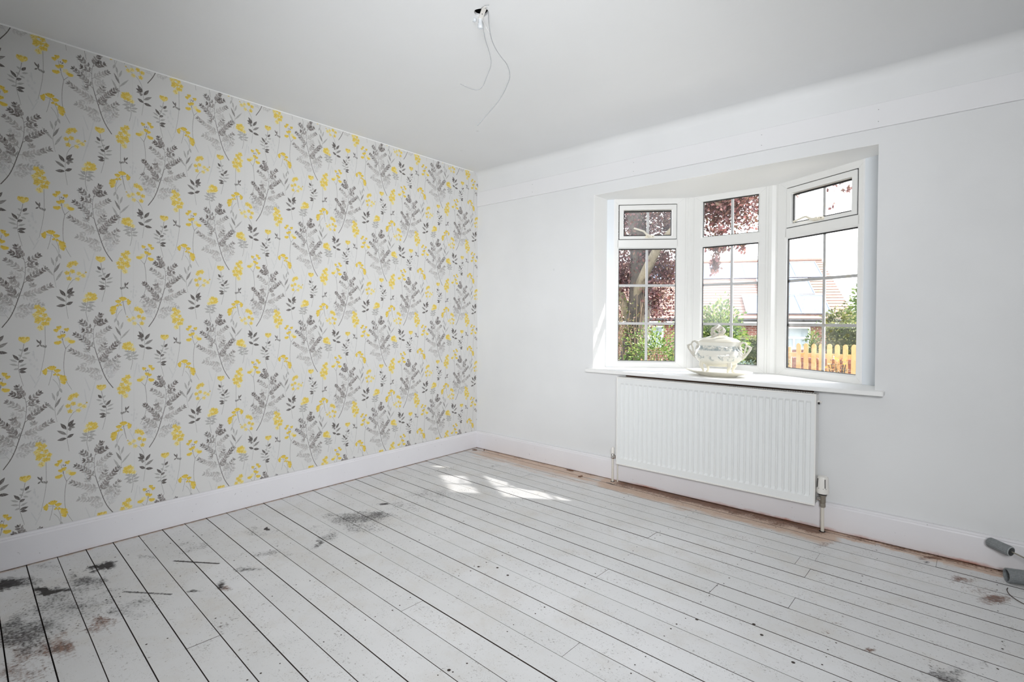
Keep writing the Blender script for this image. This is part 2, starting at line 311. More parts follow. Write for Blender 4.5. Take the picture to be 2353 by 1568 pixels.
# wear map of the floor: R soot / dirt, G rust brown, B bare wood
FN = 900; FX0, FX1, FY0, FY1 = -.1, 4.4, -4.4, .1
fy, fx = np.meshgrid(np.linspace(FY0, FY1, FN), np.linspace(FX0, FX1, FN), indexing='ij')
wp = lambda sd, sm, a: np.kron(_lf(225, sd, sm), np.ones((4, 4)))*a
ux, uy = fx+wp(31, .03, .018)+wp(33, .008, .007), fy+wp(32, .03, .018)+wp(34, .008, .007)      # ragged outlines
wear = {'soot': np.zeros((FN, FN)), 'rust': np.zeros((FN, FN)), 'wood': np.zeros((FN, FN))}
for n, cx, cy, ax_, ay_, bx_, by_, s in STAINS:
    det = ax_*by_-ay_*bx_; dx, dy = (ux-cx, uy-cy) if abs(ax_)+abs(bx_) > .06 else (fx*.6+ux*.4-cx, fy*.6+uy*.4-cy)
    u = (dx*by_-dy*bx_)/det; v = (-dx*ay_+dy*ax_)/det
    wear[n] = np.maximum(wear[n], s*1.15*np.clip(1.25-np.hypot(u, v)*.8, 0, 1))
for (x0, y0, x1, y1, wd, s) in ((.46, -2.438, .639, -2.313, .007, 1.3), (.615, -2.659, .779, -2.54, .008, 1.05)):
    dx, dy = x1-x0, y1-y0; L = dx*dx+dy*dy; t = np.clip(((fx-x0)*dx+(fy-y0)*dy)/L, 0, 1)
    wear['soot'] = np.maximum(wear['soot'], s*np.clip(1.3-np.hypot(fx-x0-t*dx, fy-y0-t*dy)/wd, 0, 1)*1.0)
e = -(fy*.4+uy*.6)-.02                                     # distance from the window wall skirting
def strip(w0, x0, x1, fall=.12): return np.clip(1-(e-w0*.3)/(w0*.7), 0, 1)*np.clip((fx-x0)/fall, 0, 1)*np.clip((x1-fx)/fall, 0, 1)
wear['wood'] = np.maximum.reduce([strip(.27, 1.25, 2.78)*1.2, strip(.34, -.1, 1.5, .3)*.62, strip(.11, 2.6, 3.6)*.9, strip(.34, .9, 2.7, .4)*.5])
wear['rust'] = np.maximum.reduce([wear['rust'], strip(.125, 1.35, 2.74)*1.25, strip(.22, 1.45, 2.65, .3)*.5, strip(.055, 2.7, 3.6)*.85, strip(.05, 3.0, 3.15)*.9, strip(.02, -.1, 1.4)*.55, np.clip(1-np.hypot((fx-2.6)/.13, (e-.04)/.05), 0, 1)*1.5])
wear['soot'] = np.maximum(wear['soot'], np.clip(1-np.hypot((fx-1.40)/.09, (e-.075)/.02), 0, 1)*1.2)
wear['wood'] = np.maximum(wear['wood'], np.clip(1-(fx-.02)/.03, 0, 1)*.5)
wb = np.ones((FN, FN, 4), np.float32)
for i, n in enumerate(('soot', 'rust', 'wood')): wb[..., i] = np.clip(wear[n]/1.5, 0, 1)
wimg = bpy.data.images.new('floor_wear', FN, FN); wimg.colorspace_settings.name = 'Non-Color'
wimg.pixels.foreach_set(wb.ravel()); wimg.update(); wimg.pack()

# ------------------------------------------------------------------ materials
def m_wallpaper():
    k = Nd('printed_wallpaper'); P = k.n('ShaderNodeNewGeometry').outputs['Position']
    s = k.n('ShaderNodeSeparateXYZ', {0: P})
    u = k.math('DIVIDE', k.math('ADD', s.outputs['Y'], 2.571), TW/1000); v = k.math('DIVIDE', k.math('SUBTRACT', s.outputs['Z'], 1.4005), TH/1000)
    c = k.n('ShaderNodeCombineXYZ', {0: u, 1: v})
    t = k.n('ShaderNodeTexImage', {0: c.outputs[0]}); t.image = img; t.extension = 'REPEAT'; t.interpolation = 'Linear'
    # paper joints every 0.541 m
    fr = k.math('FRACT', k.math('ADD', u, .34)); seam = k.math('LESS_THAN', k.math('ABSOLUTE', k.math('SUBTRACT', fr, .5)), .0011)
    col = k.mix(k.math('MULTIPLY', seam, .16), t.outputs[0], rgb(150, 146, 140))
    k.link(col, k.b.inputs['Base Color']); k.b.inputs['Roughness'].default_value = .62
    k.bump(k.noise(P, 260, 3), .12, .0006)
    return k.m
def m_plaster(name, col, var=.025, rough=.75, spots=False):
    k = Nd(name); P = k.n('ShaderNodeNewGeometry').outputs['Position']
    n1 = k.noise(P, 1.3, 4); n2 = k.noise(P, 30, 4)
    c2 = tuple(v*(1-var*3) for v in col[:3])+(1,)
    c = k.mix(k.ramp(n1, .35, .75), col, c2)
    if spots:
        vo = k.n('ShaderNodeTexVoronoi', {'Vector': P, 'Scale': 2.6, 'Randomness': 1.0})
        sp = k.ramp(vo.outputs['Distance'], .012, .04, 1, 0)
        msk = k.ramp(k.noise(P, .9, 1), .5, .56)
        c = k.mix(k.math('MULTIPLY', k.math('MULTIPLY', sp, msk), .22), c, rgb(120, 118, 116))
    k.link(c, k.b.inputs['Base Color']); k.b.inputs['Roughness'].default_value = rough
    k.bump(k.math('ADD', n2, k.math('MULTIPLY', k.noise(P, 4, 3), 1.5)), .25, .002)
    return k.m
def m_skirting():
    k = Nd('skirting_paint'); P = k.n('ShaderNodeNewGeometry').outputs['Position']; s = k.n('ShaderNodeSeparateXYZ', {0: P})
    base = k.mix(k.noise(P, 3, 4), rgb(238, 237, 240), rgb(228, 226, 230))
    # rusty water line low on the window wall side
    low = k.ramp(k.math('ADD', s.outputs['Z'], k.math('MULTIPLY', k.noise(P, 22, 5), .022)), .012, .030, 1, 0)
    side = k.math('MULTIPLY', k.ramp(s.outputs['X'], 1.3, 1.6, .12, 1), k.ramp(k.noise(P, 3.5, 3), .38, .62, .1, 1))
    f = k.math('MULTIPLY', low, side)
    c = k.mix(f, base, rgb(176, 98, 62))
    ch = k.math('GREATER_THAN', k.noise(P, 55, 2), .735)
    c = k.mix(k.math('MULTIPLY', ch, .5), c, rgb(150, 146, 146))
    k.link(c, k.b.inputs['Base Color']); k.b.inputs['Roughness'].default_value = .38
    k.bump(k.noise(P, 18, 3), .12, .002)
    return k.m
def m_floor():
    k = Nd('painted_boards'); P = k.n('ShaderNodeNewGeometry').outputs['Position']; s = k.n('ShaderNodeSeparateXYZ', {0: P})
    oi = k.n('ShaderNodeObjectInfo').outputs['Random']
    u = k.math('DIVIDE', k.math('SUBTRACT', s.outputs['X'], FX0), FX1-FX0); v = k.math('DIVIDE', k.math('SUBTRACT', s.outputs['Y'], FY0), FY1-FY0)
    uv = k.n('ShaderNodeCombineXYZ', {0: u, 1: v}).outputs[0]
    t = k.n('ShaderNodeTexImage', {0: uv}); t.image = wimg; t.extension = 'EXTEND'
    w = k.n('ShaderNodeSeparateColor', {0: t.outputs[0]})
    G = k.n('ShaderNodeMapping', {0: P, 3: (3.2, 26, 10)}).outputs[0]           # grain, stretched along the boards
    G2 = k.n('ShaderNodeMapping', {0: P, 3: (9, 40, 10)}).outputs[0]
    gr = k.noise(G, 1, 6, .65); gr2 = k.noise(G2, 2.2, 5, .7)
    lf = k.noise(P, 1.6, 4, .6); hf = k.noise(P, 95, 3, .6); hf2 = k.noise(P, 260, 2, .5); mf = k.noise(P, 11, 6, .7)
    base = k.mix(k.ramp(lf, .32, .68), rgb(229, 229, 230), rgb(217, 217, 217))
    base = k.mix(k.math('MULTIPLY', oi, .35), base, rgb(207, 207, 206))
    # worn-through film: fine grey-brown specks, denser where the low noise says so
    sp = k.ramp(k.math('ADD', hf, k.math('MULTIPLY', k.math('SUBTRACT', mf, .5), .42)), .62, .70)
    sp2 = k.ramp(k.math('ADD', hf2, k.math('MULTIPLY', k.math('SUBTRACT', mf, .5), .5)), .66, .72)
    c = k.mix(k.math('MULTIPLY', k.math('MAXIMUM', sp, sp2), .46), base, rgb(128, 122, 114))
    c = k.mix(k.math('MULTIPLY', k.ramp(gr, .60, .72), .10), c, rgb(150, 140, 128))
    c = k.mix(k.math('MULTIPLY', k.ramp(k.noise(P, 4.2, 6, .7), .50, .72), .34), c, rgb(196, 187, 172))
    c = k.mix(k.math('MULTIPLY', k.ramp(k.noise(P, 17, 6, .75), .60, .74), .26), c, rgb(150, 142, 132))
    # bare wood
    wd = k.math('MULTIPLY', w.outputs[2], 1.5)
    wf = k.ramp(k.math('ADD', wd, k.math('MULTIPLY', k.math('SUBTRACT', gr, .5), .9)), .28, .62)
    woodc = k.mix(k.ramp(gr2, .35, .65), rgb(214, 190, 170), rgb(196, 160, 134))
    c = k.mix(k.math('MULTIPLY', wf, .85), c, woodc)
    # rust
    rs = k.math('MULTIPLY', w.outputs[1], 1.5)
    rf = k.ramp(k.math('ADD', rs, k.math('ADD', k.math('MULTIPLY', k.math('SUBTRACT', mf, .5), 1.3), k.math('MULTIPLY', k.math('SUBTRACT', hf, .5), 1.5))), .38, 1.0)
    rc = k.mix(k.ramp(gr2, .4, .6), rgb(132, 88, 64), rgb(84, 56, 42))
    c = k.mix(k.math('MULTIPLY', rf, .88), c, rc)
    # soot, broken into grains
    so = k.math('MULTIPLY', w.outputs[0], 1.5)
    sf = k.ramp(k.math('ADD', so, k.math('ADD', k.math('MULTIPLY', k.math('SUBTRACT', mf, .5), 1.4), k.math('MULTIPLY', k.math('SUBTRACT', hf, .5), 2.4))), .48, 1.15)
    c = k.mix(k.math('MULTIPLY', sf, .9), c, rgb(52, 47, 46))
    sm = k.ramp(k.math('ADD', so, k.math('MULTIPLY', k.math('SUBTRACT', mf, .5), 1.1)), .30, 1.25)
    c = k.mix(k.math('MULTIPLY', sm, .62), c, rgb(88, 87, 90))
    hard = k.ramp(k.math('ADD', so, k.math('MULTIPLY', k.math('SUBTRACT', k.noise(P, 26, 5, .65), .5), .9)), .98, 1.10)
    c = k.mix(k.math('MULTIPLY', hard, .9), c, rgb(34, 28, 26))
    k.link(c, k.b.inputs['Base Color'])
    k.link(k.ramp(k.noise(P, 30, 4), .3, .7, .42, .62), k.b.inputs['Roughness'])
    k.b.inputs['Specular IOR Level'].default_value = .35
    k.bump(k.math('ADD', gr, k.math('MULTIPLY', hf, .4)), .22, .0015)
    return k.m
def m_glass(name, haze=0., hc=(0, 0, 0), hr=.3, tint=(1, 1, 1, 1)):
    k = Nd(name); k.t.nodes.remove(k.b)
    tr = k.n('ShaderNodeBsdfTransparent', {0: tint}); gl = k.n('ShaderNodeBsdfGlossy', {0: (1, 1, 1, 1), 1: .02}); fr = k.n('ShaderNodeFresnel', {0: 1.45})
    mx = k.n('ShaderNodeMixShader', {0: k.math('MULTIPLY', fr.outputs[0], .8), 1: tr.outputs[0], 2: gl.outputs[0]})
    last = mx.outputs[0]
    if haze:
        P = k.n('ShaderNodeNewGeometry').outputs['Position']
        d = k.n('ShaderNodeVectorMath', {0: P, 1: hc}, operation='DISTANCE').outputs['Value']
        f = k.math('MULTIPLY', k.ramp(k.math('ADD', d, k.math('MULTIPLY', k.math('SUBTRACT', k.noise(P, 9, 4), .5), .16)), hr*.25, hr, 1, 0), haze)
        df = k.n('ShaderNodeBsdfDiffuse', {0: (.9, .92, .95, 1)}); tl = k.n('ShaderNodeBsdfTranslucent', {0: (.92, .94, .97, 1)})
        h = k.n('ShaderNodeMixShader', {0: .6, 1: df.outputs[0], 2: tl.outputs[0]})
        last = k.n('ShaderNodeMixShader', {0: f, 1: last, 2: h.outputs[0]}).outputs[0]
    k.link(last, k.out.inputs[0]); return k.m
def m_leaf(name, cols, trans=.35, rough=.5):
    """cols: list of colours chosen per leaf by a face attribute"""
    k = Nd(name); at = k.n('ShaderNodeAttribute', attribute_name='tone'); cr = k.n('ShaderNodeValToRGB', {0: at.outputs['Fac']})
    e = cr.color_ramp.elements
    while len(e) < len(cols): e.new(.5)
    for i, c in enumerate(cols): e[i].position = i/(len(cols)-1); e[i].color = c
    d = k.b; k.link(cr.outputs[0], d.inputs['Base Color']); d.inputs['Roughness'].default_value = rough
    tl = k.n('ShaderNodeBsdfTranslucent', {0: cr.outputs[0]})
    mx = k.n('ShaderNodeMixShader', {0: trans, 1: d.outputs[0], 2: tl.outputs[0]}); k.link(mx.outputs[0], k.out.inputs[0]); return k.m
def m_bark(name, a, b):
    k = Nd(name); P = k.n('ShaderNodeNewGeometry').outputs['Position']
    v = k.noise(k.n('ShaderNodeMapping', {0: P, 3: (14, 14, 4)}).outputs[0], 1.5, 6, .7)
    k.link(k.mix(k.ramp(v, .35, .65), a, b), k.b.inputs['Base Color']); k.b.inputs['Roughness'].default_value = .9; k.bump(v, .8, .03); return k.m

M = {}
M['paper'] = m_wallpaper()
M['wall'] = m_plaster('white_wall_paint', rgb(232, 233, 234), spots=True)
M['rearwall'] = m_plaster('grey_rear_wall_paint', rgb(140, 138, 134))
M['ceil'] = m_plaster('white_ceiling_paint', rgb(235, 236, 237), var=.012, spots=True)
M['gloss'] = m_skirting()
M['board'] = m_plaster('white_board_paint', rgb(233, 233, 235), var=.01, rough=.5)
M['reveal'] = m_plaster('white_reveal_paint', rgb(244, 244, 243), var=.005)
M['floor'] = m_floor()
M['edge'] = mat('dirty_board_edge', rgb(62, 50, 42), .9, var=.3, scale=8)
M['dark'] = mat('under_floor_dirt', rgb(38, 28, 22), .95)
M['upvc'] = mat('white_upvc', rgb(238, 238, 236), .30, var=.01)
M['trim'] = mat('bluish_white_trim', rgb(226, 231, 236), .35, var=.01)
M['gasket'] = mat('black_gasket', rgb(30, 30, 30), .6)
M['bar'] = mat('white_glazing_bar', rgb(240, 240, 240), .35, var=.01)
M['cream'] = mat('cream_handle', rgb(236, 230, 214), .35, var=.02)
M['rad'] = mat('white_radiator_enamel', rgb(236, 238, 238), .28, var=.01, scale=5)
M['radedge'] = mat('radiator_edge_enamel', rgb(240, 239, 236), .3, var=.01)
M['chrome'] = mat('chrome', rgb(205, 200, 196), .12, 1.)
M['brass'] = mat('dull_valve_metal', rgb(168, 162, 150), .35, .8, var=.1)
M['plastic'] = mat('white_plastic', rgb(236, 233, 228), .35, var=.01)
M['pipe'] = mat('painted_pipe', rgb(226, 222, 212), .4, var=.05)
M['blackp'] = mat('black_slot', rgb(26, 24, 24), .6)
M['void'] = mat('dark_ceiling_void', rgb(16, 12, 11), .95)
M['wire'] = mat('grey_flex', rgb(150, 152, 154), .45)
M['whiteflex'] = mat('white_flex', rgb(205, 205, 205), .45)
M['clear'] = mat('translucent_plastic', rgb(214, 218, 222), .2)
M['bounce_paving'] = mat('pale_bounce_paving', rgb(196, 190, 180), .9, var=.1, scale=4)
M['ground'] = mat('garden_gravel_and_lawn', rgb(98, 98, 84), .95, var=.2, scale=6)
# ------------------------------------------------------------------ room shell
H = 2.4; RX = 4.35; RY = -4.45; WT = .28
WL, WR, WZ0, WZ1 = 1.18, 2.861, .770, 2.026
b = MB(); b.box(-.15, 0, RY-.15, WT, -.05, H+.02); b.build('wall_left', M['paper'], kind='structure')
b = MB()                                        # window wall with its opening
b.box(0, WL, 0, WT, -.05, H+.02).box(WR, RX+.15, 0, WT, -.05, H+.02)
b.box(WL, WR, 0, WT, WZ1, H+.02).box(WL, WR, 0, WT, -.05, WZ0-.024)
b.build('wall_front', M['wall'], kind='structure')
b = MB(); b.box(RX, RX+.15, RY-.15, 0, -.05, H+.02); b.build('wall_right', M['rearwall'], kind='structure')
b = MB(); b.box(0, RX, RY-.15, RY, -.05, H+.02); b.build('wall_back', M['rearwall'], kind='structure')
# smooth thin reveal linings, white
b = MB(); b.box(WL, WL+.004, .0005, .19, WZ0, WZ1); b.build('trim_1', M['reveal'], kind='structure')

# ceiling with the round hole for the light fitting
HC = Vector((1.656, -1.656)); HR = .0315
bm = bmesh.new()
outer = [bm.verts.new(p) for p in ((-.02, RY-.02, H), (RX+.02, RY-.02, H), (RX+.02, .02, H), (-.02, .02, H))]
inner = [bm.verts.new((HC.x+HR*math.cos(a), HC.y+HR*math.sin(a)*(.9+.1*math.cos(3*a)), H)) for a in [i*math.pi/12 for i in range(24)]]
es = [bm.edges.new((outer[i], outer[(i+1) % 4])) for i in range(4)]+[bm.edges.new((inner[i], inner[(i+1) % 24])) for i in range(24)]
bmesh.ops.triangle_fill(bm, edges=es, use_beauty=True)
top = [bm.verts.new((v.co.x, v.co.y, H+.012)) for v in inner]
for i in range(24): bm.faces.new((inner[i], inner[(i+1) % 24], top[(i+1) % 24], top[i]))
for f in bm.faces:
    if abs(f.normal.z) > .9 and f.normal.z > 0: f.normal_flip()
me = bpy.data.meshes.new('ceiling'); bm.to_mesh(me); bm.free(); me.materials.append(M['ceil'])
o = bpy.data.objects.new('ceiling', me); COL.objects.link(o); o['kind'] = 'structure'; ceiling = o
b = MB(); b.box(-.2, RX+.2, RY-.2, .3, H+.14, H+.2); b.build('ceiling_void', M['void'], kind='structure')
# coved join between ceiling and window wall
b = MB(); rad = .055
arc = [(-rad+rad*math.sin(t), H-rad+rad*math.cos(t)) for t in [i*math.pi/2/8 for i in range(9)]]
b.prism(arc+[(0.002, H+.002)], 0.0, RX, T=lambda u, v, w: (w, u, v)); b.build('trim_2', M['wall'], kind='structure', smooth=True)
# flat board below the ceiling (old picture rail backing)
b = MB(); b.prism([(0.001, 2.105), (-.013, 2.105), (-.0145, 2.110), (-.0145, 2.2255), (-.012, 2.2285), (0.001, 2.230)], 0.003, RX-.002, T=lambda u, v, w: (w, u, v))
b.build('trim_3', M['board'], kind='structure')
bn = MB()
for x in (.62, 1.50, 2.31, 2.86):
    for z in (2.135, 2.195): bn.lathe([(.0022, 0), (.0022, .0008)], (x, -.0146, z), 8, axis=(0, -1, 0))
bn.build('trim_4', M['wire'], kind='structure')
b = MB(); b.prism([(0, H-.0055), (.0035, H-.004), (.005, H), (0, H)], -.06, RY, T=lambda u, v, w: (u, w, v)); b.build('trim_10', M['reveal'], kind='structure')
# skirting
SK = [(0.001, .0035), (.020, .0035), (.020, .128), (.017, .134), (.0175, .139), (.013, .1455), (.006, .147), (0.001, .147)]
b = MB(); b.prism(SK, -.0001, RY, T=lambda u, v, w: (u, w, v)); b.build('baseboard_left', M['gloss'], kind='structure')
b = MB(); b.prism(SK, .0, RX, T=lambda u, v, w: (w, -u, v)); b.build('baseboard_front', M['gloss'], kind='structure')

# ------------------------------------------------------------------ floor: boards laid almost parallel to the window wall
BA = -R(1.8551); PITCH_B = .1046
fl = MB(); fl.box(-.1, RX+.1, RY-.1, .1, -.06, -.024).build('floor', M['dark'], kind='structure')
floor = bpy.data.objects['floor']
ca, sa = math.cos(BA), math.sin(BA)
def bt(s, t, z): return (s*ca-t*sa, s*sa+t*ca, z)
JO = {0: [3.12], 3: [.86, 2.70], 4: [2.64], 5: [2.705], 6: [.30, 2.01, 3.42], 8: [.36, 2.72], 9: [2.45], 11: [2.04], 12: [1.2, 3.0], 13: [2.06], 16: [2.25, 3.3], 18: [1.64], 21: [2.45], 24: [1.3]}
grng = random.Random(5)
nails = MB()
for k in range(-1, 44):
    t1 = .041-k*PITCH_B; t0 = t1-PITCH_B
    if t0 < -4.45: break
    cuts = [-.0]+JO.get(k, [])+[4.36]
    g1 = grng.choice([.0007, .0011, .0014, .0017]); g0 = grng.choice([.0005, .0009, .0012])
    for s0, s1 in zip(cuts[:-1], cuts[1:]):
        s0 += .0006; s1 -= .0006; dz = grng.uniform(-.0007, .0007); L = Vector(bt(s0, t0, 0)); mb = MB()
        c = .0008; prof = [(t0+g0, -.022), (t0+g0, -c), (t0+g0+c, 0), (t1-g1-c, 0), (t1-g1, -c), (t1-g1, -.022)]
        # the far edge is notched a little here and there
        mb.prism(prof, s0, s1, T=lambda u, v, w: bt(w, u, v+dz-.0008))
        pk = mb.build('plank', M['floor'], floor); pk.data.materials.append(M['edge'])
        for f in pk.data.polygons:
            if f.normal.z < .9: f.material_index = 1
    for j in range(10):
        if grng.random() < .62:
            s = .31+j*.43+grng.uniform(-.012, .012)
            for tt in (.022, .082):
                if grng.random() < .85:
                    p = bt(s+grng.uniform(-.01, .01), t0+tt+grng.uniform(-.006, .006), -.0004)
                    if p[1] < -.03: nails.lathe([(grng.uniform(.0022, .0038), 0), (.0020, .0006)], p, 7)
for px, py in ((1.55, -1.55), (1.62, -1.5), (1.70, -1.52), (2.62, -1.19), (2.66, -1.24), (2.45, -1.30), (2.9, -1.35), (2.78, -1.33), (1.96, -2.1)):
    nails.lathe([(.0062, 0), (.0045, .0006)], (px, py, -.0003), 8)
nails.build('nail_heads', mat('rusty_nail', rgb(66, 56, 50), .8, var=.2), floor, kind='stuff')

# ------------------------------------------------------------------ bow window
window = empty('window_1', (2.02, .35, WZ0), kind='structure')
FAC = {'L': ((1.234, .205), (1.672, .503), (.033, .450), .528, True),
       'C': ((1.700, .517), (2.215, .520), (.075, .4515), .515, False),
       'R': ((2.260, .525), (2.777, .234), (.086, .556), .593, True)}
def frame_of(A, B):
    A = Vector(A); B = Vector(B); d = (B-A).normalized(); n = Vector((d.y, -d.x))          # n points into the room
    return lambda u, w, z: (A.x+d.x*u+n.x*w, A.y+d.y*u+n.y*w, z)
def ring(mb, T, outer, inner, w_out, w_in, w_back):
    """a picture-frame ring: face from outer to inner edge, sloping back (bead)"""
    (a0, a1, c0, c1), (b0, b1, e0, e1) = outer, inner
    O = [(a0, c0), (a1, c0), (a1, c1), (a0, c1)]; I = [(b0, e0), (b1, e0), (b1, e1), (b0, e1)]
    vs = [T(u, w_out, z) for u, z in O]+[T(u, w_in, z) for u, z in I]+[T(u, w_back, z) for u, z in I]+[T(u, w_back, z) for u, z in O]
    fs = []
    for i in range(4):
        j = (i+1) % 4
        fs += [(i, j, 4+j, 4+i), (4+i, 4+j, 8+j, 8+i), (8+i, 8+j, 12+j, 12+i), (12+i, 12+j, j, i)]
    mb.add(vs, fs)
def fillring(mb, T, outer, inner, w0, w1): ring(mb, T, outer, inner, w0, w0, w1)
ZB, ZT = .818, 1.979          # daylight of the frame
TR0, TR1 = 1.656, 1.724       # transom
M['glass'] = m_glass('window_glass'); 
M['glass_mist'] = m_glass('misted_glass', .085, (1.93, .52, 1.36), .36)
M['glass_left'] = m_glass('dusty_glass', .035, (1.45, .36, 1.85), .5)
for key, (A, B, (ua, ub), L, vent) in FAC.items():
    T = frame_of(A, B); fr = MB(); FW = -.028
    u_lo, u_hi = (0, L)
    # outer frame members: stiles, head, cill, transom
    fillring(fr, T, (u_lo, u_hi, WZ0, WZ1), (ua-.010 if not vent else ua-.004, ub+.010 if not vent else ub+.004, ZB-.010, ZT+.004), 0, FW)
    fr.box(ua-.012, ub+.012, FW, 0, TR0+.008, TR1-.002, T=T)
    wf = fr.build('frame', M['upvc'], window, bevel=.0015)
    # mitre lines on the frame corners
    ml = MB()
    for (cu, cz, du, dz) in ((ua-.006, ZT+.004, -1, 1), (ub+.006, ZT+.004, 1, 1), (ub+.006, ZB-.010, 1, -1), (ua-.006, ZB-.010, -1, -1)):
        e = min((cu-u_lo) if du < 0 else (u_hi-cu), .05)-.004
        if e > .012:
            p0 = (cu+du*.002, cz+dz*.002); p1 = (cu+du*e, cz+dz*min(e, .036))
            ml.add([T(p0[0]-.0005, .0004, p0[1]), T(p0[0]+.0005, .0004, p0[1]), T(p1[0]+.0005, .0004, p1[1]), T(p1[0]-.0005, .0004, p1[1])], [(0, 1, 2, 3)])
    ml.build('mitre_joint', mat('joint_line', rgb(196, 196, 194), .5), wf)
    lights = []
    if vent:
        sa0, sa1, sz0, sz1 = ua+.002, ub-.002, TR1+.002, ZT-.002
        sash = empty('sash', T((sa0+sa1)/2, 0, sz0)); sash.parent = window; sash.location = Vector(T((sa0+sa1)/2, 0, sz0))-window.location
        gu0, gu1, gz0, gz1 = ua+.0385, ub-.037, TR1+.030, ZT-.043
        s = MB(); ring(s, T, (sa0, sa1, sz0, sz1), (gu0-.006, gu1+.006, gz0-.006, gz1+.006), .006, .006, -.028)
        s.build('sash_frame', M['upvc'], sash, bevel=.0015)
        s = MB(); fillring(s, T, (sa0-.004, sa1+.004, sz0-.003, sz1+.004), (sa0, sa1, sz0, sz1), -.004, -.02)
        s.build('gasket', M['gasket'], sash)
        lights.append((gu0, gu1, gz0, gz1, sash, []))
        # cockspur / crank handle at the bottom rail, arm to the left
        uc = (gu0+gu1)/2+(.010 if key == 'L' else .0); zc = gz0-.012
        h = MB()
        h.prism([(uc-.030, zc-.010), (uc+.034, zc-.010), (uc+.034, zc+.007), (uc+.026, zc+.010), (uc-.020, zc+.010), (uc-.030, zc+.004)], .006, .020, T=lambda u, v, w: T(u, w, v))
        arm = [(uc+.006, .030, zc+.000), (uc-.022, .034, zc+.012), (uc-.042, .037, zc+.034), (uc-.060, .038, zc+.040), (uc-.115, .040, zc+.058)] if key == 'L' else \
              [(uc+.010, .028, zc+.002), (uc-.020, .033, zc-.001), (uc-.042, .036, zc+.008), (uc-.062, .037, zc+.022), (uc-.078, .037, zc+.022), (uc-.150, .040, zc+.006)]
        h.tube([T(*p) for p in arm], [.008, .0085, .0075, .007, .0065, .006][:len(arm)], 8)
        h.lathe([(.010, 0), (.011, .006), (.010, .020), (.006, .024)], T(uc-.002, .012, zc), 12, axis=Vector(T(0, 1, 0))-Vector(T(0, 0, 0)))
        ho = h.build('handle', M['cream'], sash, smooth=True)
        h = MB(); h.lathe([(.0035, 0), (.0035, .0015)], T(uc-.014, .0355, zc+.004), 10, axis=Vector(T(0, 1, 0))-Vector(T(0, 0, 0))); h.lathe([(.0028, 0), (.0028, .001)], T(uc+.024, .0195, zc), 10, axis=Vector(T(0, 1, 0))-Vector(T(0, 0, 0)))
        h.build('screw', M['gasket'], sash)
    else:
        lights.append((ua, ub, TR1+.004, ZT+.006, window, []))
    lights.append((ua, ub, ZB, TR0, window, [1.098, 1.382]))
    for i, (g0, g1, z0, z1, par, hb) in enumerate(lights):
        if par is window:
            s = MB(); ring(s, T, (g0-.011, g1+.011, z0-.011, z1+.011), (g0, g1, z0, z1), .0005, -.010, -.028); s.build('glazing_bead', M['upvc'], window)
        gs = MB(); ring(gs, T, (g0-.002, g1+.002, z0-.002, z1+.002), (g0+.0035, g1-.0035, z0+.003, z1-.0075), -.0105, -.0105, -.024); gs.build('gasket', M['gasket'], par)
        pn = MB(); pn.box(g0-.001, g1+.001, -.0210, -.0170, z0-.001, z1+.001, T=T)
        gm = M['glass_mist'] if (key == 'C' and i == 1) else M['glass_left'] if key == 'L' else M['glass']
        pn.build('pane', gm, par)
        um = {'L': .2415, 'C': .276, 'R': .339}[key]
        if par is not window: um = (g0+g1)/2+{'L': .004, 'R': .012}[key]
        gb = MB(); gb.box(um-.009, um+.009, -.0265, -.0215, z0, z1, T=T); gb.build('glazing_bar', M['bar'], par)
        for z in hb:
            gb = MB(); gb.box(g0, g1, -.0262, -.0218, z-.009, z+.009, T=T); gb.build('glazing_bar', M['bar'], par)
# corner posts between the three lights
def post(pts, name, m, z0=WZ0, z1=WZ1): 
    b = MB(); b.prism(pts, z0, z1); return b.build(name, m, window, bevel=.002)
TL, TC, TRt = frame_of(*FAC['L'][:2]), frame_of(*FAC['C'][:2]), frame_of(*FAC['R'][:2])
def xy(p): return (p[0], p[1])
post([xy(TL(.528, -.002, 0)), (1.684, .505), xy(TC(.0, -.002, 0)), xy(TC(.0, -.030, 0)), (1.672, .545), xy(TL(.528, -.030, 0))], 'corner_post', M['upvc'])
post([xy(TC(.515, -.002, 0)), (2.237, .519), xy(TRt(.0, -.002, 0)), xy(TRt(.0, -.030, 0)), (2.245, .552), xy(TC(.515, -.030, 0))], 'corner_post', M['upvc'])
for T_, u_, in ((TL, .515), (TC, .012), (TC, .500), (TRt, .014)):
    b = MB(); b.box(u_-.0012, u_+.0012, -.001, .0012, WZ0+.002, WZ1-.002, T=T_); b.build('cover_strip', mat('strip_shade', rgb(222, 222, 220), .4), window)
for T_, u_, in ((TL, .0), (TRt, .593)):
    b = MB(); b.box(u_-.005, u_+.005, -.004, .004, WZ0+.002, WZ1-.002, T=T_); b.build('cover_strip', M['bar'], window)
# jamb fillers
post([(WL+.004, .180), (1.232, .206), xy(TL(0, -.07, 0)), (WL-.02, .255), (WL-.02, .180)], 'jamb_filler', M['trim'])
post([(2.778, .232), (2.842, .207), (WR, .200), (WR+.01, .28), xy(TRt(.593, -.07, 0))], 'jamb_filler', M['trim'])
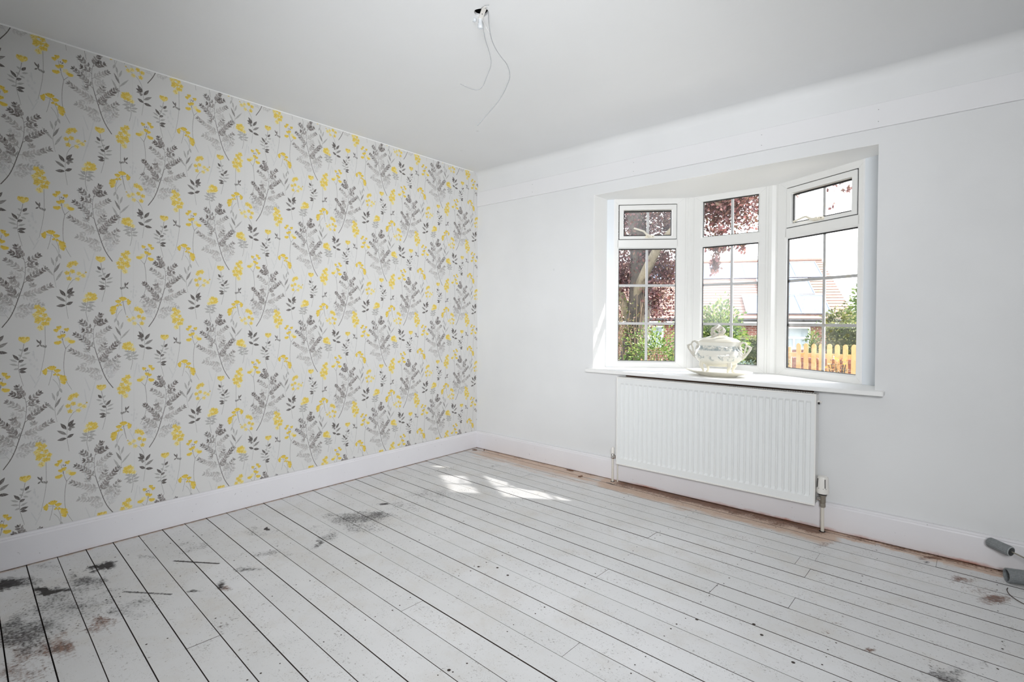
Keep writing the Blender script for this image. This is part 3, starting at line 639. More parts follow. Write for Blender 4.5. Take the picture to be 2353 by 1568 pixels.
# soffit, bay head and base (outside), the reveal behind the filler
bay = [(WL-.06, .27), xy(TL(0, -.13, 0)), (1.62, .66), (2.30, .66), xy(TRt(.6, -.13, 0)), (WR+.06, .27)]
b = MB(); b.prism([(WL+.001, .0005), (WL+.001, .2805)]+bay+[(WR-.001, .2805), (WR-.001, .0005)], WZ1-.0015, WZ1+.0005)
b.prism(bay, WZ1+.0005, WZ1+.04); b.build('trim_5', M['reveal'], kind='structure')
b = MB(); b.prism(bay, WZ1+.04, WZ1+.13); b.build('trim_6', M['upvc'], kind='structure')
b = MB(); b.prism([(WL-.06, WT), xy(TL(0, -.10, 0)), (1.63, .62), (2.29, .62), xy(TRt(.6, -.10, 0)), (WR+.06, WT)], -.4, WZ0-.026); b.build('trim_7', mat('bay_brick', rgb(150, 84, 62), .9, var=.2), kind='structure')
# window board
sill = [(1.145, -.050), (1.150, -.052), (2.898, -.071), (2.904, -.066), (2.904, -.001), (WR, -.001), (WR, .27), xy(TRt(.6, -.06, 0)), (2.28, .59), (1.65, .59), xy(TL(0, -.06, 0)), (WL, .27), (WL, -.001), (1.145, -.001)]
b = MB(); b.prism(sill, WZ0-.023, WZ0); sb = b.build('window_board', M['reveal'], window, bevel=.003)

# ------------------------------------------------------------------ radiator
rad = empty('radiator', (2.03, -.075, .141), 'white ribbed panel radiator hanging on the wall below the window', 'radiator')
RX0, RX1, RZ0, RZ1, RYF = 1.426, 2.617, .140, .734, -.088
# pressed front panel
n = 34; pitch = (RX1-RX0-.044)/n
b = MB(); vs = []; fs = []
zs = [RZ0+.004, RZ0+.040, RZ0+.052, RZ1-.052, RZ1-.040, RZ1-.006]
xs = [(RX0+.004, 0)]; 
for i in range(n):
    x = RX0+.022+i*pitch; xs += [(x+pitch*.10, 0), (x+pitch*.24, 1), (x+pitch*.76, 1), (x+pitch*.90, 0)]
xs.append((RX1-.004, 0))
for zi, z in enumerate(zs):
    for x, d in xs: vs.append((x, RYF+.003+(.0085 if d and zi in (2, 3) else 0), z))
nx = len(xs); fs = [(j*nx+i, j*nx+i+1, (j+1)*nx+i+1, (j+1)*nx+i) for j in range(len(zs)-1) for i in range(nx-1)]
b.add(vs, fs); b.build('front_panel', M['rad'], rad, smooth=False)
b = MB()                                        # raised rim round the panel
fillring(b, lambda u, w, z: (u, RYF-w, z), (RX0, RX1, RZ0-.003, RZ1), (RX0+.007, RX1-.007, RZ0+.005, RZ1-.008), .0015, -.010)
b.build('panel_rim', M['radedge'], rad, bevel=.001)
b = MB(); b.box(RX0+.008, RX1-.008, -.030, -.022, RZ0+.01, RZ1-.01); b.build('rear_panel', M['rad'], rad)
for x in (RX0, RX1-.0035):
    b = MB(); b.box(x, x+.0035, RYF+.006, -.020, RZ0+.006, RZ1-.001); b.build('side_panel', M['radedge'], rad, bevel=.001)
b = MB()                                        # top grille with slots
b.box(RX0, RX1, RYF+.001, RYF+.014, RZ1-.004, RZ1).box(RX0, RX1, -.036, -.022, RZ1-.004, RZ1)
sx_ = RX0+.006
while sx_ < RX1-.008:
    b.box(sx_, sx_+.0052, RYF+.012, -.034, RZ1-.004, RZ1); sx_ += .0118
b.box(RX0, RX0+.014, RYF+.012, -.034, RZ1-.004, RZ1).box(RX1-.016, RX1, RYF+.012, -.034, RZ1-.004, RZ1)
b.build('top_grille', M['radedge'], rad)
b = MB(); z_ = 0; vs = []; 
for i in range(n*2+1): vs.append((RX0+.02+i*(RX1-RX0-.04)/(n*2), -.056+(.018 if i % 2 else -.018)))
b.add([(x, y, RZ0+.03) for x, y in vs]+[(x, y, RZ1-.03) for x, y in vs], [(i, i+1, len(vs)+i+1, len(vs)+i) for i in range(len(vs)-1)])
b.build('convector_fins', M['rad'], rad)
for x in (RX0+.16, RX1-.16):
    b = MB(); b.box(x-.02, x+.02, -.022, -.0005, RZ0+.08, RZ1-.10); b.build('wall_bracket', M['rad'], rad)
b = MB(); b.lathe([(.008, 0), (.0085, .004), (.0085, .012), (.005, .014), (.005, .020)], (RX1+.0, -.055, RZ1-.045), 12, axis=(1, 0, 0)); vp = b.build('vent_plug', M['plastic'], rad, smooth=True)
b = MB(); b.lathe([(.006, 0), (.006, .008)], (RX1+.004, -.067, RZ1-.050), 10, axis=(1, 0, 0)); b.build('vent_screw', M['blackp'], rad)
b = MB(); b.box(1.45, 2.59, -.003, .0005, .668, .7465); b.build('trim_9', mat('bare_brown_sill_shade', rgb(112, 84, 68), .95, var=.3, scale=14), kind='structure')  # dark brown unpainted strip; its tone also paints the shadow under the sill
# thermostatic valve, right
vx, vy = 2.647, -.055
tr = empty('thermostatic_valve', (vx, vy, .16), 'white thermostatic head on a chrome valve right of the radiator', 'valve')
b = MB(); b.lathe([(.0285, .205), (.0300, .212), (.0300, .224), (.0285, .232), (.0270, .262), (.0255, .286), (.0225, .294), (.013, .297)], (vx, vy, 0), 40,
    mod=lambda a, h: 1-(.03 if abs(math.sin(4*a)) < .22 and .23 < h < .29 else 0)); b.build('thermostat_head', M['plastic'], tr, smooth=True)
hd = bpy.data.objects['thermostat_head']
b = MB()
for a in (-2.5, -1.05): b.box(.0265, .0300, -.0016, .0016, .238, .284, T=lambda x, y, z, a=a: (vx+(x-(z-.238)*.055)*math.cos(a)-y*math.sin(a), vy+(x-(z-.238)*.055)*math.sin(a)+y*math.cos(a), z))
for a in (-2.9, -2.1, -1.35, -.9): b.lathe([(.0014, 0), (.0014, .002)], (vx+.0287*math.cos(a), vy+.0287*math.sin(a), .234), 8, axis=(math.cos(a), math.sin(a), 0))
b.build('slot', M['blackp'], hd)
b = MB(); b.lathe([(.019, .196), (.021, .199), (.021, .206)], (vx, vy, 0), 24, cap=True); b.build('black_collar', M['blackp'], tr)
b = MB(); b.lathe([(.013, .150), (.015, .156), (.015, .186), (.018, .190), (.018, .197)], (vx, vy, 0), 20); b.build('valve_body', M['brass'], tr, smooth=True)
b = MB(); b.lathe([(.006, 0), (.009, .002), (.009, .012), (.0125, .014), (.0125, .026), (.010, .030), (.010, .040)], (RX1+.002, vy, .172), 14, axis=(vx-RX1, 0, 0)); b.build('union_nut', M['chrome'], tr, smooth=True)
b = MB(); b.lathe([(.0125, .130), (.014, .134), (.014, .148), (.0125, .151)], (vx, vy, 0), 6); b.build('compression_nut', M['brass'], tr)
b = MB(); b.tube([(vx, vy, .132), (vx, vy, .06), (vx+.001, vy, -.01)], .0085, 14); b.build('pipe', M['pipe'], tr, smooth=True)
b = MB(); b.lathe([(.0135, -.0006), (.0155, .0008), (.0125, .0012)], (vx, vy, 0), 16); b.build('pipe_hole', M['void'], tr)
# lockshield valve, left
vx, vy = 1.383, -.055
tl = empty('lockshield_valve', (vx, vy, .16), 'small white capped valve with a pipe left of the radiator', 'valve')
b = MB(); b.lathe([(.0115, .196), (.0120, .202), (.0115, .228), (.008, .238), (.003, .241)], (vx, vy, 0), 20); b.build('valve_cap', M['plastic'], tl, smooth=True)
b = MB(); b.lathe([(.010, .160), (.013, .164), (.013, .186), (.0105, .190), (.0105, .198)], (vx, vy, 0), 16); b.build('valve_body', M['chrome'], tl, smooth=True)
b = MB(); b.lathe([(.009, 0), (.0115, .003), (.0115, .018), (.008, .02), (.008, .048)], (vx+.004, vy, .175), 12, axis=(1, 0, 0)); b.build('union_nut', M['chrome'], tl, smooth=True)
b = MB(); b.tube([(vx, vy, .165), (vx, vy, .05), (vx, vy, -.01)], .0075, 14); b.build('pipe', M['pipe'], tl, smooth=True)
b = MB(); b.lathe([(.012, -.0006), (.0145, .0008), (.011, .0012)], (vx, vy, 0), 16); b.build('pipe_hole', M['void'], tl)
b = MB(); b.tube([(vx+.028, vy+.018, .16), (vx+.028, vy+.018, -.01)], .0045, 10); b.build('thin_pipe', M['pipe'], tl, smooth=True)

# ------------------------------------------------------------------ tureen on its plate
TC_ = Vector((2.030, .125))
m_c = Nd('glazed_ceramic')
def m_ceramic():
    k = m_c; P = k.n('ShaderNodeNewGeometry').outputs['Position']; s = k.n('ShaderNodeSeparateXYZ', {0: P})
    z = s.outputs['Z']
    nz = k.noise(P, 55, 5, .7); n2 = k.noise(P, 22, 4, .6)
    band = k.math('MULTIPLY', k.ramp(z, .930, .938), k.ramp(z, .968, .958))
    belly = k.math('MULTIPLY', k.ramp(z, .865, .880), k.ramp(z, .925, .905))
    f = k.math('MAXIMUM', k.math('MULTIPLY', band, k.ramp(nz, .40, .56)), k.math('MULTIPLY', belly, k.ramp(k.math('ADD', nz, k.math('MULTIPLY', k.math('SUBTRACT', n2, .5), .9)), .53, .66)))
    c = k.mix(k.math('MULTIPLY', f, .8), rgb(238, 236, 226), rgb(128, 146, 152))
    k.link(c, k.b.inputs['Base Color']); k.b.inputs['Roughness'].default_value = .12; k.b.inputs['Coat Weight'].default_value = .4
    return k.m
M['ceramic'] = m_ceramic(); M['cerwhite'] = mat('cream_glazed_ceramic', rgb(236, 232, 218), .15, var=.06, scale=30)
M['cergrey'] = mat('grey_lined_ceramic', rgb(212, 208, 198), .2, var=.12, scale=60)
pl = MB(); s_ = .205
prof = [(.52, .0), (.56, .001), (.60, .006), (.80, .016), (1.0, .030), (1.0, .034), (.80, .021), (.58, .011), (.30, .010), (.02, .010)]
pl.lathe([(r*s_, z) for r, z in prof], (TC_.x, TC_.y, WZ0+.001), 56, sx=1, sy=.62, mod=lambda a, h: 1+(.018*math.cos(8*a) if h > .02 else 0))
o = pl.build('serving_plate', M['cerwhite'], None, smooth=True, origin=(TC_.x, TC_.y, WZ0)); tag(o, 'oval cream ceramic serving plate under the tureen on the window sill', 'plate')
tu = empty('soup_tureen', (TC_.x, TC_.y, WZ0+.012), 'antique cream lidded tureen with grey-blue print and scroll handles on the sill', 'tureen')
def oct_(a, h): return 1+.020*math.cos(8*a)
zb = WZ0
BX, BY = .150, .098
prof = [(.46, .068), (.64, .074), (.86, .094), (.97, .116), (1.0, .134), (.97, .152), (.89, .168), (.82, .182), (.82, .196), (.86, .208), (.88, .215), (.84, .215), (.78, .206)]
b = MB(); b.lathe([(r*BX, z) for r, z in prof], (TC_.x, TC_.y, zb), 64, sx=1, sy=BY/BX, mod=oct_); b.build('bowl', M['ceramic'], tu, smooth=True)
lp = [(.87, .215), (.89, .220), (.86, .227), (.72, .238), (.60, .242), (.48, .246), (.30, .254), (.12, .257), (.02, .258)]
b = MB(); b.lathe([(r*BX, z) for r, z in lp], (TC_.x, TC_.y, zb), 64, sx=1, sy=BY/BX, mod=lambda a, h: 1+(.02*math.cos(8*a) if h < .24 else .035*math.cos(8*a)))
lid = b.build('lid', M['cerwhite'], tu, smooth=True)
# finial: twisted flower knob of looped stems and a bud
b = MB(); cx, cy = TC_.x, TC_.y
for k in range(5):
    a = k*1.2566; pts = []
    for i in range(9):
        t = i/8; r_ = .034*math.sin(math.pi*t)+.004+.026*(1-t)*(k % 2); aa = a+t*1.4
        pts.append((cx+r_*math.cos(aa)*1.1, cy+r_*math.sin(aa), zb+.252+.068*t**.8))
    b.tube(pts, [.0085-.004*i/8 for i in range(9)], 8)
b.lathe([(.004, 0), (.016, .008), (.019, .020), (.014, .034), (.004, .040)], (cx, cy, zb+.288), 16, mod=lambda a, h: 1+.14*math.cos(5*a))
for a in (.3, 2.7, 4.2): b.tube([(cx+.012*math.cos(a), cy+.012*math.sin(a), zb+.256), (cx+.040*math.cos(a), cy+.034*math.sin(a), zb+.254), (cx+.066*math.cos(a), cy+.05*math.sin(a), zb+.244)], [.008, .008, .003], 8)
b.build('finial', M['cergrey'], lid, smooth=True)
for sd in (-1, 1):
    b = MB(); X = lambda r, z, y=0: (cx+sd*r, cy+y, zb+z)
    # outer scroll
    b.tube([X(.120, .118), X(.142, .112), X(.160, .128), X(.176, .150), X(.190, .168), X(.196, .180), X(.190, .192), X(.176, .196)], [.007, .008, .0075, .007, .0065, .006, .0055, .004], 8)
    # inner loops
    b.tube([X(.124, .128), X(.146, .132), X(.160, .150), X(.163, .172), X(.170, .192), X(.182, .196), X(.190, .184), X(.182, .160), X(.166, .138)], .0048, 8)
    b.tube([X(.128, .185), X(.134, .205), X(.148, .218), X(.164, .214), X(.172, .202), X(.166, .190)], [.006, .0065, .0065, .006, .0055, .004], 8)
    b.tube([X(.118, .196), X(.132, .188), X(.138, .168), X(.134, .148), X(.124, .136)], [.005, .008, .009, .008, .005], 8)
    b.lathe([(.001, 0), (.005, .004), (.004, .009), (.001, .013)], X(.192, .186), 8, axis=(sd, 0, .35))
    b.build('handle', M['cergrey'] if sd < 0 else M['cerwhite'], tu, smooth=True)
for sx_, sy_ in ((-1, -1), (-1, 1), (1, -1), (1, 1)):
    b = MB(); fx_, fy_ = sx_*.088, sy_*.052
    b.tube([(cx+fx_*.95, cy+fy_*.95, zb+.090), (cx+fx_*1.02, cy+fy_*1.02, zb+.068), (cx+fx_*.90, cy+fy_*.9, zb+.046), (cx+fx_*.86, cy+fy_*.86, zb+.030), (cx+fx_*1.0, cy+fy_, zb+.0185)], [.016, .013, .008, .007, .010], 10)
    b.build('foot', M['cerwhite'], tu, smooth=True)
b = MB(); b.lathe([(.40*BX, .062), (.50*BX, .066), (.50*BX, .074), (.40*BX, .074)], (cx, cy, zb), 40, sx=1, sy=BY/BX); b.build('base_ring', M['cerwhite'], tu, smooth=True)

# ------------------------------------------------------------------ light fitting in the ceiling hole
lf = empty('light_fitting', (HC.x, HC.y, H), 'bare ceiling light point, white bracket across a dark hole with two dangling flexes', 'light fitting')
ax_ = Vector((.16, -.11)).normalized(); 
def br(u, w, z, c=HC, d=Vector((.757, -.653)).normalized()):
    # strip runs roughly towards upper right in the photograph
    return (c.x+.004+d.x*u+(-d.y)*w*1.0, c.y+.002+d.y*u+d.x*w, z)
dd_ = Vector((.83, -.557)).normalized()
def br(u, w, z): w += .003; return (HC.x+dd_.x*u-dd_.y*w, HC.y+dd_.y*u+dd_.x*w, z)
b = MB(); hs = [(-.046, -.007), (-.040, -.009), (-.012, -.009), (.012, -.009), (.036, -.009), (.046, -.006), (.049, .002), (.045, .008), (.036, .010), (-.040, .010), (-.046, .008)]
b.prism(hs, H-.006, H-.0005, T=lambda u, v, w: br(u, v, w)); bk = b.build('bracket', M['plastic'], lf, bevel=.001)
b = MB(); b.lathe([(.0022, -.0068), (.0022, -.0058)], br(0, 0, H), 10); b.build('screw_hole', M['blackp'], bk)
b = MB(); b.lathe([(.008, 0), (.009, .003), (.009, .018), (.012, .022), (.0125, .034), (.008, .040)], br(-.040, .0, H-.006), 16, axis=(.05, 0, -1)); b.build('cord_grip', M['clear'], lf, smooth=True)
b = MB(); b.lathe([(.006, 0), (.0075, .003), (.007, .012), (.003, .014)], br(-.050, -.022, H-.001), 12, axis=(0, 0, -1)); b.build('connector', M['clear'], lf, smooth=True)
b = MB(); b.tube([br(-.056, -.030, H-.012), br(-.052, -.024, H-.008), br(-.046, -.016, H-.003)], .0012, 6); b.build('wire_end', M['wire'], lf, smooth=True)
b = MB(); b.tube([br(.030, -.012, H-.004), br(.052, -.010, H-.010), br(.066, .000, H-.010), br(.070, .014, H-.008)], .0012, 6); b.build('wire_end', M['wire'], lf, smooth=True)
b = MB(); b.tube([br(.044, .002, H-.007), br(.050, .006, H-.011), br(.046, .010, H-.007)], .0012, 6); b.build('wire_end', M['wire'], lf, smooth=True)
def smoothpts(p, n=3):
    p = [Vector(q) for q in p]
    for _ in range(n):
        q = [p[0]]
        for a, c in zip(p[:-1], p[1:]): q += [a*.75+c*.25, a*.25+c*.75]
        p = q+[p[-1]]
    return p
W1 = [[1.664, -1.66, 2.362], [1.672, -1.655, 2.293], [1.689, -1.641, 2.23], [1.697, -1.635, 2.18], [1.682, -1.649, 2.131], [1.67, -1.66, 2.086], [1.654, -1.674, 2.071], [1.63, -1.695, 2.078], [1.599, -1.721, 2.098]]
W2 = [[1.681, -1.644, 2.408], [1.688, -1.64, 2.312], [1.701, -1.63, 2.258], [1.726, -1.609, 2.209], [1.746, -1.593, 2.18], [1.756, -1.585, 2.137], [1.75, -1.591, 2.104], [1.726, -1.613, 2.035], [1.686, -1.649, 1.974], [1.655, -1.676, 1.925]]
W3 = [[1.664, -1.66, 2.365], [1.676, -1.65, 2.335], [1.689, -1.64, 2.306]]
b = MB(); b.tube(smoothpts(W1), .0014, 6); b.build('flex', M['wire'], lf, smooth=True)
b = MB(); b.tube(smoothpts(W2), .0018, 6); b.build('flex', M['wire'], lf, smooth=True)
b = MB(); b.tube(smoothpts(W3), .0009, 6); b.build('flex', M['whiteflex'], lf, smooth=True)

# ------------------------------------------------------------------ paint rollers at the right edge
def stripes(name, a, bb, ax):
    k = Nd(name); P = k.n('ShaderNodeTexCoord').outputs['Object']
    k.link(k.mix(k.ramp(k.noise(P, 160, 2), .3, .7), a, bb), k.b.inputs['Base Color']); k.b.inputs['Roughness'].default_value = .55
    return k.m
M['sleeve'] = stripes('grey_sleeve', rgb(138, 142, 144), rgb(120, 124, 126), 0); M['sleeve2'] = M['sleeve']
def ribbed(a, h, n=16): return 1+.045*math.cos(n*a)
p0, p1 = Vector((3.298, -.0435, .128)), Vector((3.366, -.094, .121)); ax = (p1-p0).normalized(); Lr = (p1-p0).length
ro = empty('paint_roller', (3.33, -.07, .0), 'small grey ribbed paint roller on a thin rod leaning on the skirting', 'paint roller')
b = MB(); b.lathe([(.010, -.004), (.018, -.002), (.0215, .004), (.0215, Lr-.003), (.020, Lr)], p0, 66, axis=ax, mod=lambda a, h: ribbed(a, h)); b.build('roller_sleeve', M['sleeve'], ro, smooth=True)
b = MB(); b.lathe([(.0180, Lr-.001), (.0180, Lr+.001), (.006, Lr+.002)], p0, 24, axis=ax); b.build('end_cap', mat('dark_end_cap', rgb(58, 60, 60), .4), ro)
b = MB(); b.lathe([(.0205, Lr-.0022), (.0212, Lr+.0005), (.0180, Lr+.0012)], p0, 32, axis=ax, cap=False); b.build('rim', mat('pale_rim', rgb(176, 180, 182), .4), ro)
e = p1+Vector((.30, -.10, -.085)); b = MB(); b.tube([p1-ax*.01, p1+ax*.02, p1*.5+e*.5, e], .0030, 10); b.build('rod', M['brass'], ro, smooth=True)
b = MB(); b.tube([e-Vector((.01, 0, -.003)), e+Vector((.05, -.004, -.010)), e+Vector((.12, -.01, -.014))], [.009, .014, .012], 12); b.build('handle', M['blackp'], ro, smooth=True)
c0 = Vector((3.350, -.140, .030)); ax = Vector((.935, .355, 0)).normalized()
b = MB(); b.lathe([(.0235, 0), (.0290, 0), (.0292, .004), (.0292, .17), (.0235, .17)], c0, 72, axis=ax, cap=False, mod=lambda a, h: 1+.02*math.cos(24*a))
b.lathe([(.0235, 0), (.0225, .17)], c0, 40, axis=ax, cap=False)
o = b.build('roller_sleeve', M['sleeve2'], None, smooth=True, origin=(3.40, -.12, 0)); tag(o, 'loose hollow grey roller sleeve lying on the boards by the skirting', 'roller sleeve')
b = MB(); b.tube(smoothpts([(3.350, -.215, .004), (3.345, -.240, .0035), (3.352, -.290, .003), (3.385, -.340, .003), (3.44, -.375, .003)]), .0016, 6)
o = b.build('wire_offcut', mat('brown_wire', rgb(70, 56, 48), .5), None, smooth=True, origin=(3.38, -.29, 0)); tag(o, 'thin dark curved wire lying on the boards at the right edge', 'wire')
# small debris in the corner and by the window wall
dm = mat('wood_debris', rgb(128, 96, 78), .9, var=.2, scale=90)
for i, (x, y, r_, a, lb) in enumerate(((.075, -.10, .022, .5, 'largest brown splinter lying near the room corner by the papered wall'), (.135, -.045, .018, 2.1, 'small brown splinter nearest the room corner on the floor'), (1.02, -.045, .03, .1, 'brown wood splinter on the floor against the skirting left of the radiator'), (1.16, -.12, .018, 1.0, 'little brown splinter on the floor left of the radiator pipe'))):
    b = MB(); d = Vector((math.cos(a), math.sin(a), 0)); nn = Vector((-d.y, d.x, 0)); c = Vector((x, y, .001))
    pts = [c-d*r_, c-d*r_*.3+nn*r_*.22, c+d*r_*.8+nn*r_*.08, c+d*r_, c+d*r_*.2-nn*r_*.2]
    b.add([tuple(p) for p in pts]+[(p.x, p.y, .006+.002*((j*7) % 3)) for j, p in enumerate(pts)], [(4, 3, 2, 1, 0), (5, 6, 7, 8, 9)]+[(j, (j+1) % 5, 5+(j+1) % 5, 5+j) for j in range(5)])
    o = b.build('wood_splinter', dm, None, origin=(x, y, 0)); tag(o, lb, 'splinter')
# ------------------------------------------------------------------ garden and street outside
GZ = -.40
b = MB(); b.box(-12, 14, .30, 3.2, GZ-.1, GZ+.004); b.build('bounce_paving', M['bounce_paving'], kind='structure')  # unseen pale slab, added to bounce sunlight up onto the window soffit
b = MB(); b.box(-30, 14, .30, 15, GZ-.1, GZ).box(-40, 20, 15, 60, -1.1, -1.0); b.build('ground', M['ground'], kind='structure')
b = MB(); b.box(-30, 14, 14.9, 15.0, -1.05, GZ); b.build('trim_8', M['dark'], kind='structure')

def leaves(name, pts, size, material, parent=None, up=.3, asp=.6, seed=1, tone=None, fold=.25):
    """many small folded leaves, one mesh"""
    g = np.random.default_rng(seed); n = len(pts); pts = np.asarray(pts, float)
    d = g.standard_normal((n, 3)); d[:, 2] -= up; d /= np.linalg.norm(d, axis=1)[:, None]
    e = g.standard_normal((n, 3)); e -= d*(e*d).sum(1)[:, None]; e /= np.linalg.norm(e, axis=1)[:, None]
    nn = np.cross(d, e); s = size*g.uniform(.6, 1.25, n)[:, None]
    a = pts; c = pts+d*s; l = pts+d*s*.5+e*s*asp*.5+nn*s*fold*.3; r = pts+d*s*.5-e*s*asp*.5+nn*s*fold*.3
    V = np.stack([a, l, c, r], 1).reshape(-1, 3)
    L = loc_of(parent) if parent is not None else Vector((0, 0, 0)); V -= np.array(L)
    me = bpy.data.meshes.new(name); me.vertices.add(4*n); me.vertices.foreach_set('co', V.ravel())
    I = np.arange(n)[:, None]*4; F = np.concatenate([I+[[0, 1, 2]], I+[[0, 2, 3]]], 1).reshape(-1)
    me.loops.add(6*n); me.loops.foreach_set('vertex_index', F)
    me.polygons.add(2*n); me.polygons.foreach_set('loop_start', np.arange(2*n)*3); me.polygons.foreach_set('loop_total', np.full(2*n, 3))
    me.update(calc_edges=True)
    t = (tone if tone is not None else g.random(n))
    at = me.attributes.new('tone', 'FLOAT', 'FACE'); at.data.foreach_set('value', np.repeat(t, 2).astype(np.float32))
    me.materials.append(material); o = bpy.data.objects.new(name, me); COL.objects.link(o); o.parent = parent
    o['kind'] = 'stuff'; return o
def ball(g, n, c, r, shell=.55, lump=.25, k=5):
    d = g.standard_normal((n, 3)); d /= np.linalg.norm(d, axis=1)[:, None]
    lp = 1+lump*np.sin(d[:, 0]*k+c[0])*np.sin(d[:, 1]*k+1.3*c[1])*np.cos(d[:, 2]*k)
    q = (shell+(1-shell)*g.random(n))*lp
    return np.array(c)+d*q[:, None]*np.array(r)
PUR = [rgb(48, 30, 32), rgb(74, 44, 46), rgb(98, 60, 60), rgb(84, 66, 46), rgb(140, 92, 88)]
M['purple'] = m_leaf('copper_leaves', PUR, .45); 
M['green'] = m_leaf('fresh_green_leaves', [rgb(38, 61, 22), rgb(71, 98, 37), rgb(104, 124, 58), rgb(136, 145, 81)], .4)
M['hedge'] = m_leaf('hedge_leaves', [rgb(44, 58, 25), rgb(74, 86, 38), rgb(99, 105, 55), rgb(130, 127, 77)], .35)
M['mixed'] = m_leaf('border_leaves', [rgb(43, 49, 27), rgb(89, 96, 49), rgb(124, 124, 71), rgb(130, 95, 83), rgb(158, 145, 118)], .35)
M['greyg'] = m_leaf('grey_green_leaves', [rgb(52, 68, 61), rgb(89, 107, 96), rgb(132, 145, 133)], .3)
M['bark'] = m_bark('dark_bark', rgb(33, 28, 25), rgb(68, 61, 52)); M['bark2'] = m_bark('pale_bark', rgb(70, 62, 48), rgb(104, 96, 78))
M['twig'] = mat('dry_ivy_stem', rgb(106, 90, 72), .8, var=.2)
g = np.random.default_rng(21)
def depths(*a): return a

# copper-leaved tree left of the window
tree = empty('copper_leaved_tree', (-1.15, 5.1, GZ), 'large copper-leaved tree with a leaning ivy-hung trunk outside the left window light', 'tree')
b = MB(); b.tube([(-1.22, 5.1, GZ-.02), (-1.16, 5.1, .3), (-1.10, 5.1, .9), (-1.02, 5.1, 1.5), (-1.08, 5.2, 2.2), (-1.3, 5.4, 3.2), (-1.6, 5.7, 4.4)], [.30, .24, .21, .20, .17, .14, .08], 14); b.build('trunk', M['bark'], tree, smooth=True)
b = MB(); b.tube([(-1.08, 5.05, 1.35), (-.98, 5.0, 1.72), (-.82, 4.95, 2.02), (-.62, 4.9, 2.32), (-.35, 4.9, 2.62), (.1, 4.8, 3.0), (.8, 4.7, 3.4)], [.13, .10, .085, .075, .06, .045, .02], 10); b.build('branch', M['bark2'], tree, smooth=True)
b = MB(); b.tube([(-1.10, 5.1, .9), (-1.28, 5.0, 1.4), (-1.5, 4.9, 2.0), (-1.75, 4.8, 2.9)], [.10, .08, .06, .04], 8); b.build('branch', M['bark2'], tree, smooth=True)
b = MB(); b.tube([(-.35, 4.9, 2.62), (-.15, 4.6, 2.45), (.3, 4.3, 2.32), (.62, 4.12, 2.1)], [.03, .02, .012, .006], 6); b.build('branch', M['bark'], tree, smooth=True); b = MB(); b.tube([(.1, 4.8, 3.0), (.7, 4.6, 3.1), (1.4, 4.4, 3.2), (2.0, 4.3, 3.1), (2.3, 4.3, 3.0)], [.04, .03, .018, .010, .005], 6); b.build('branch', M['bark'], tree, smooth=True); b = MB()
b.tube([(-1.6, 5.7, 4.4), (-.6, 5.4, 5.0), (.6, 5, 5.2)], [.07, .05, .02], 6); b.build('branch', M['bark'], tree, smooth=True)
P_ = [ball(g, 2600, (-2.2, 6.6, 3.7), (1.4, .8, .9), .1, .3, 7), ball(g, 2400, (-.7, 5.6, 2.9), (.7, .5, .75), .1, .3, 7), ball(g, 3800, (-2.6, 6.8, 2.2), (1.3, .9, 1.5), .1, .3, 7), ball(g, 1500, (-1.2, 5.9, 1.6), (.8, .5, .8), .1, .3, 7), ball(g, 5200, (-1.35, 5.6, 3.1), (1.25, 1.2, 1.15), .15, .3, 7), ball(g, 2600, (-.95, 5.3, 2.25), (.75, .5, .62), .1, .3, 8), ball(g, 4200, (.35, 5.2, 3.25), (.95, .9, .85), .15, .25, 7), ball(g, 4200, (.45, 4.9, 2.95), (.85, .55, .55), .1, .25, 7),
      ball(g, 500, (-.66, 4.95, 1.50), (.26, .22, .42), .1, .3, 6), ball(g, 700, (-.56, 5.15, 1.95), (.32, .25, .30), .1, .3, 6), ball(g, 800, (-1.35, 5.0, 1.9), (.35, .4, .5), .1),
      ball(g, 340, (.66, 4.1, 2.16), (.20, .10, .08), .1), ball(g, 220, (.62, 4.1, 1.93), (.07, .06, .17), .1), ball(g, 50, (.98, 4.1, 2.12), (.07, .06, .05), .1), ball(g, 60, (.62, 4.3, 2.42), (.14, .1, .06), .1)]
for c, r, n in (((2.02, 4.5, 2.93), (.13, .10, .10), 60), ((1.90, 4.5, 2.84), (.05, .05, .10), 16), ((2.12, 4.5, 2.80), (.08, .08, .05), 26), ((1.75, 4.4, 2.96), (.10, .1, .03), 14), ((1.56, 4.4, 2.80), (.05, .05, .02), 8), ((1.95, 4.5, 2.62), (.02, .02, .04), 5), ((2.0, 4.5, 3.2), (.4, .3, .12), 120)):
    P_.append(ball(g, n, c, r, .1))
pp = np.concatenate(P_); tn = np.clip(g.random(len(pp))*.75+(np.clip((pp[:, 0]+.9)/1.6, 0, 1))*.28, 0, 1)
leaves('foliage', pp, .062, M['purple'], tree, tone=tn, seed=3)
b = MB(); gg = random.Random(9)
for i in range(18):
    x0 = gg.uniform(-1.5, -.75); y0 = 4.80+gg.uniform(-.1, .12); z0 = gg.uniform(1.0, 1.75); z1 = gg.uniform(-.1, .6); dx = gg.uniform(-.15, .2)
    b.tube([(x0, y0, z0), (x0+dx*.3+gg.uniform(-.04, .04), y0-.03, z0*.6+z1*.4), (x0+dx*.8, y0-.05, z0*.25+z1*.75), (x0+dx, y0, z1)], gg.uniform(.003, .007), 4)
b.build('hanging_stems', M['twig'], tree, kind='stuff')
leaves('ivy_leaves', ball(g, 420, (-1.15, 4.82, .9), (.38, .10, .75), .1), .05, M['mixed'], tree, seed=8)

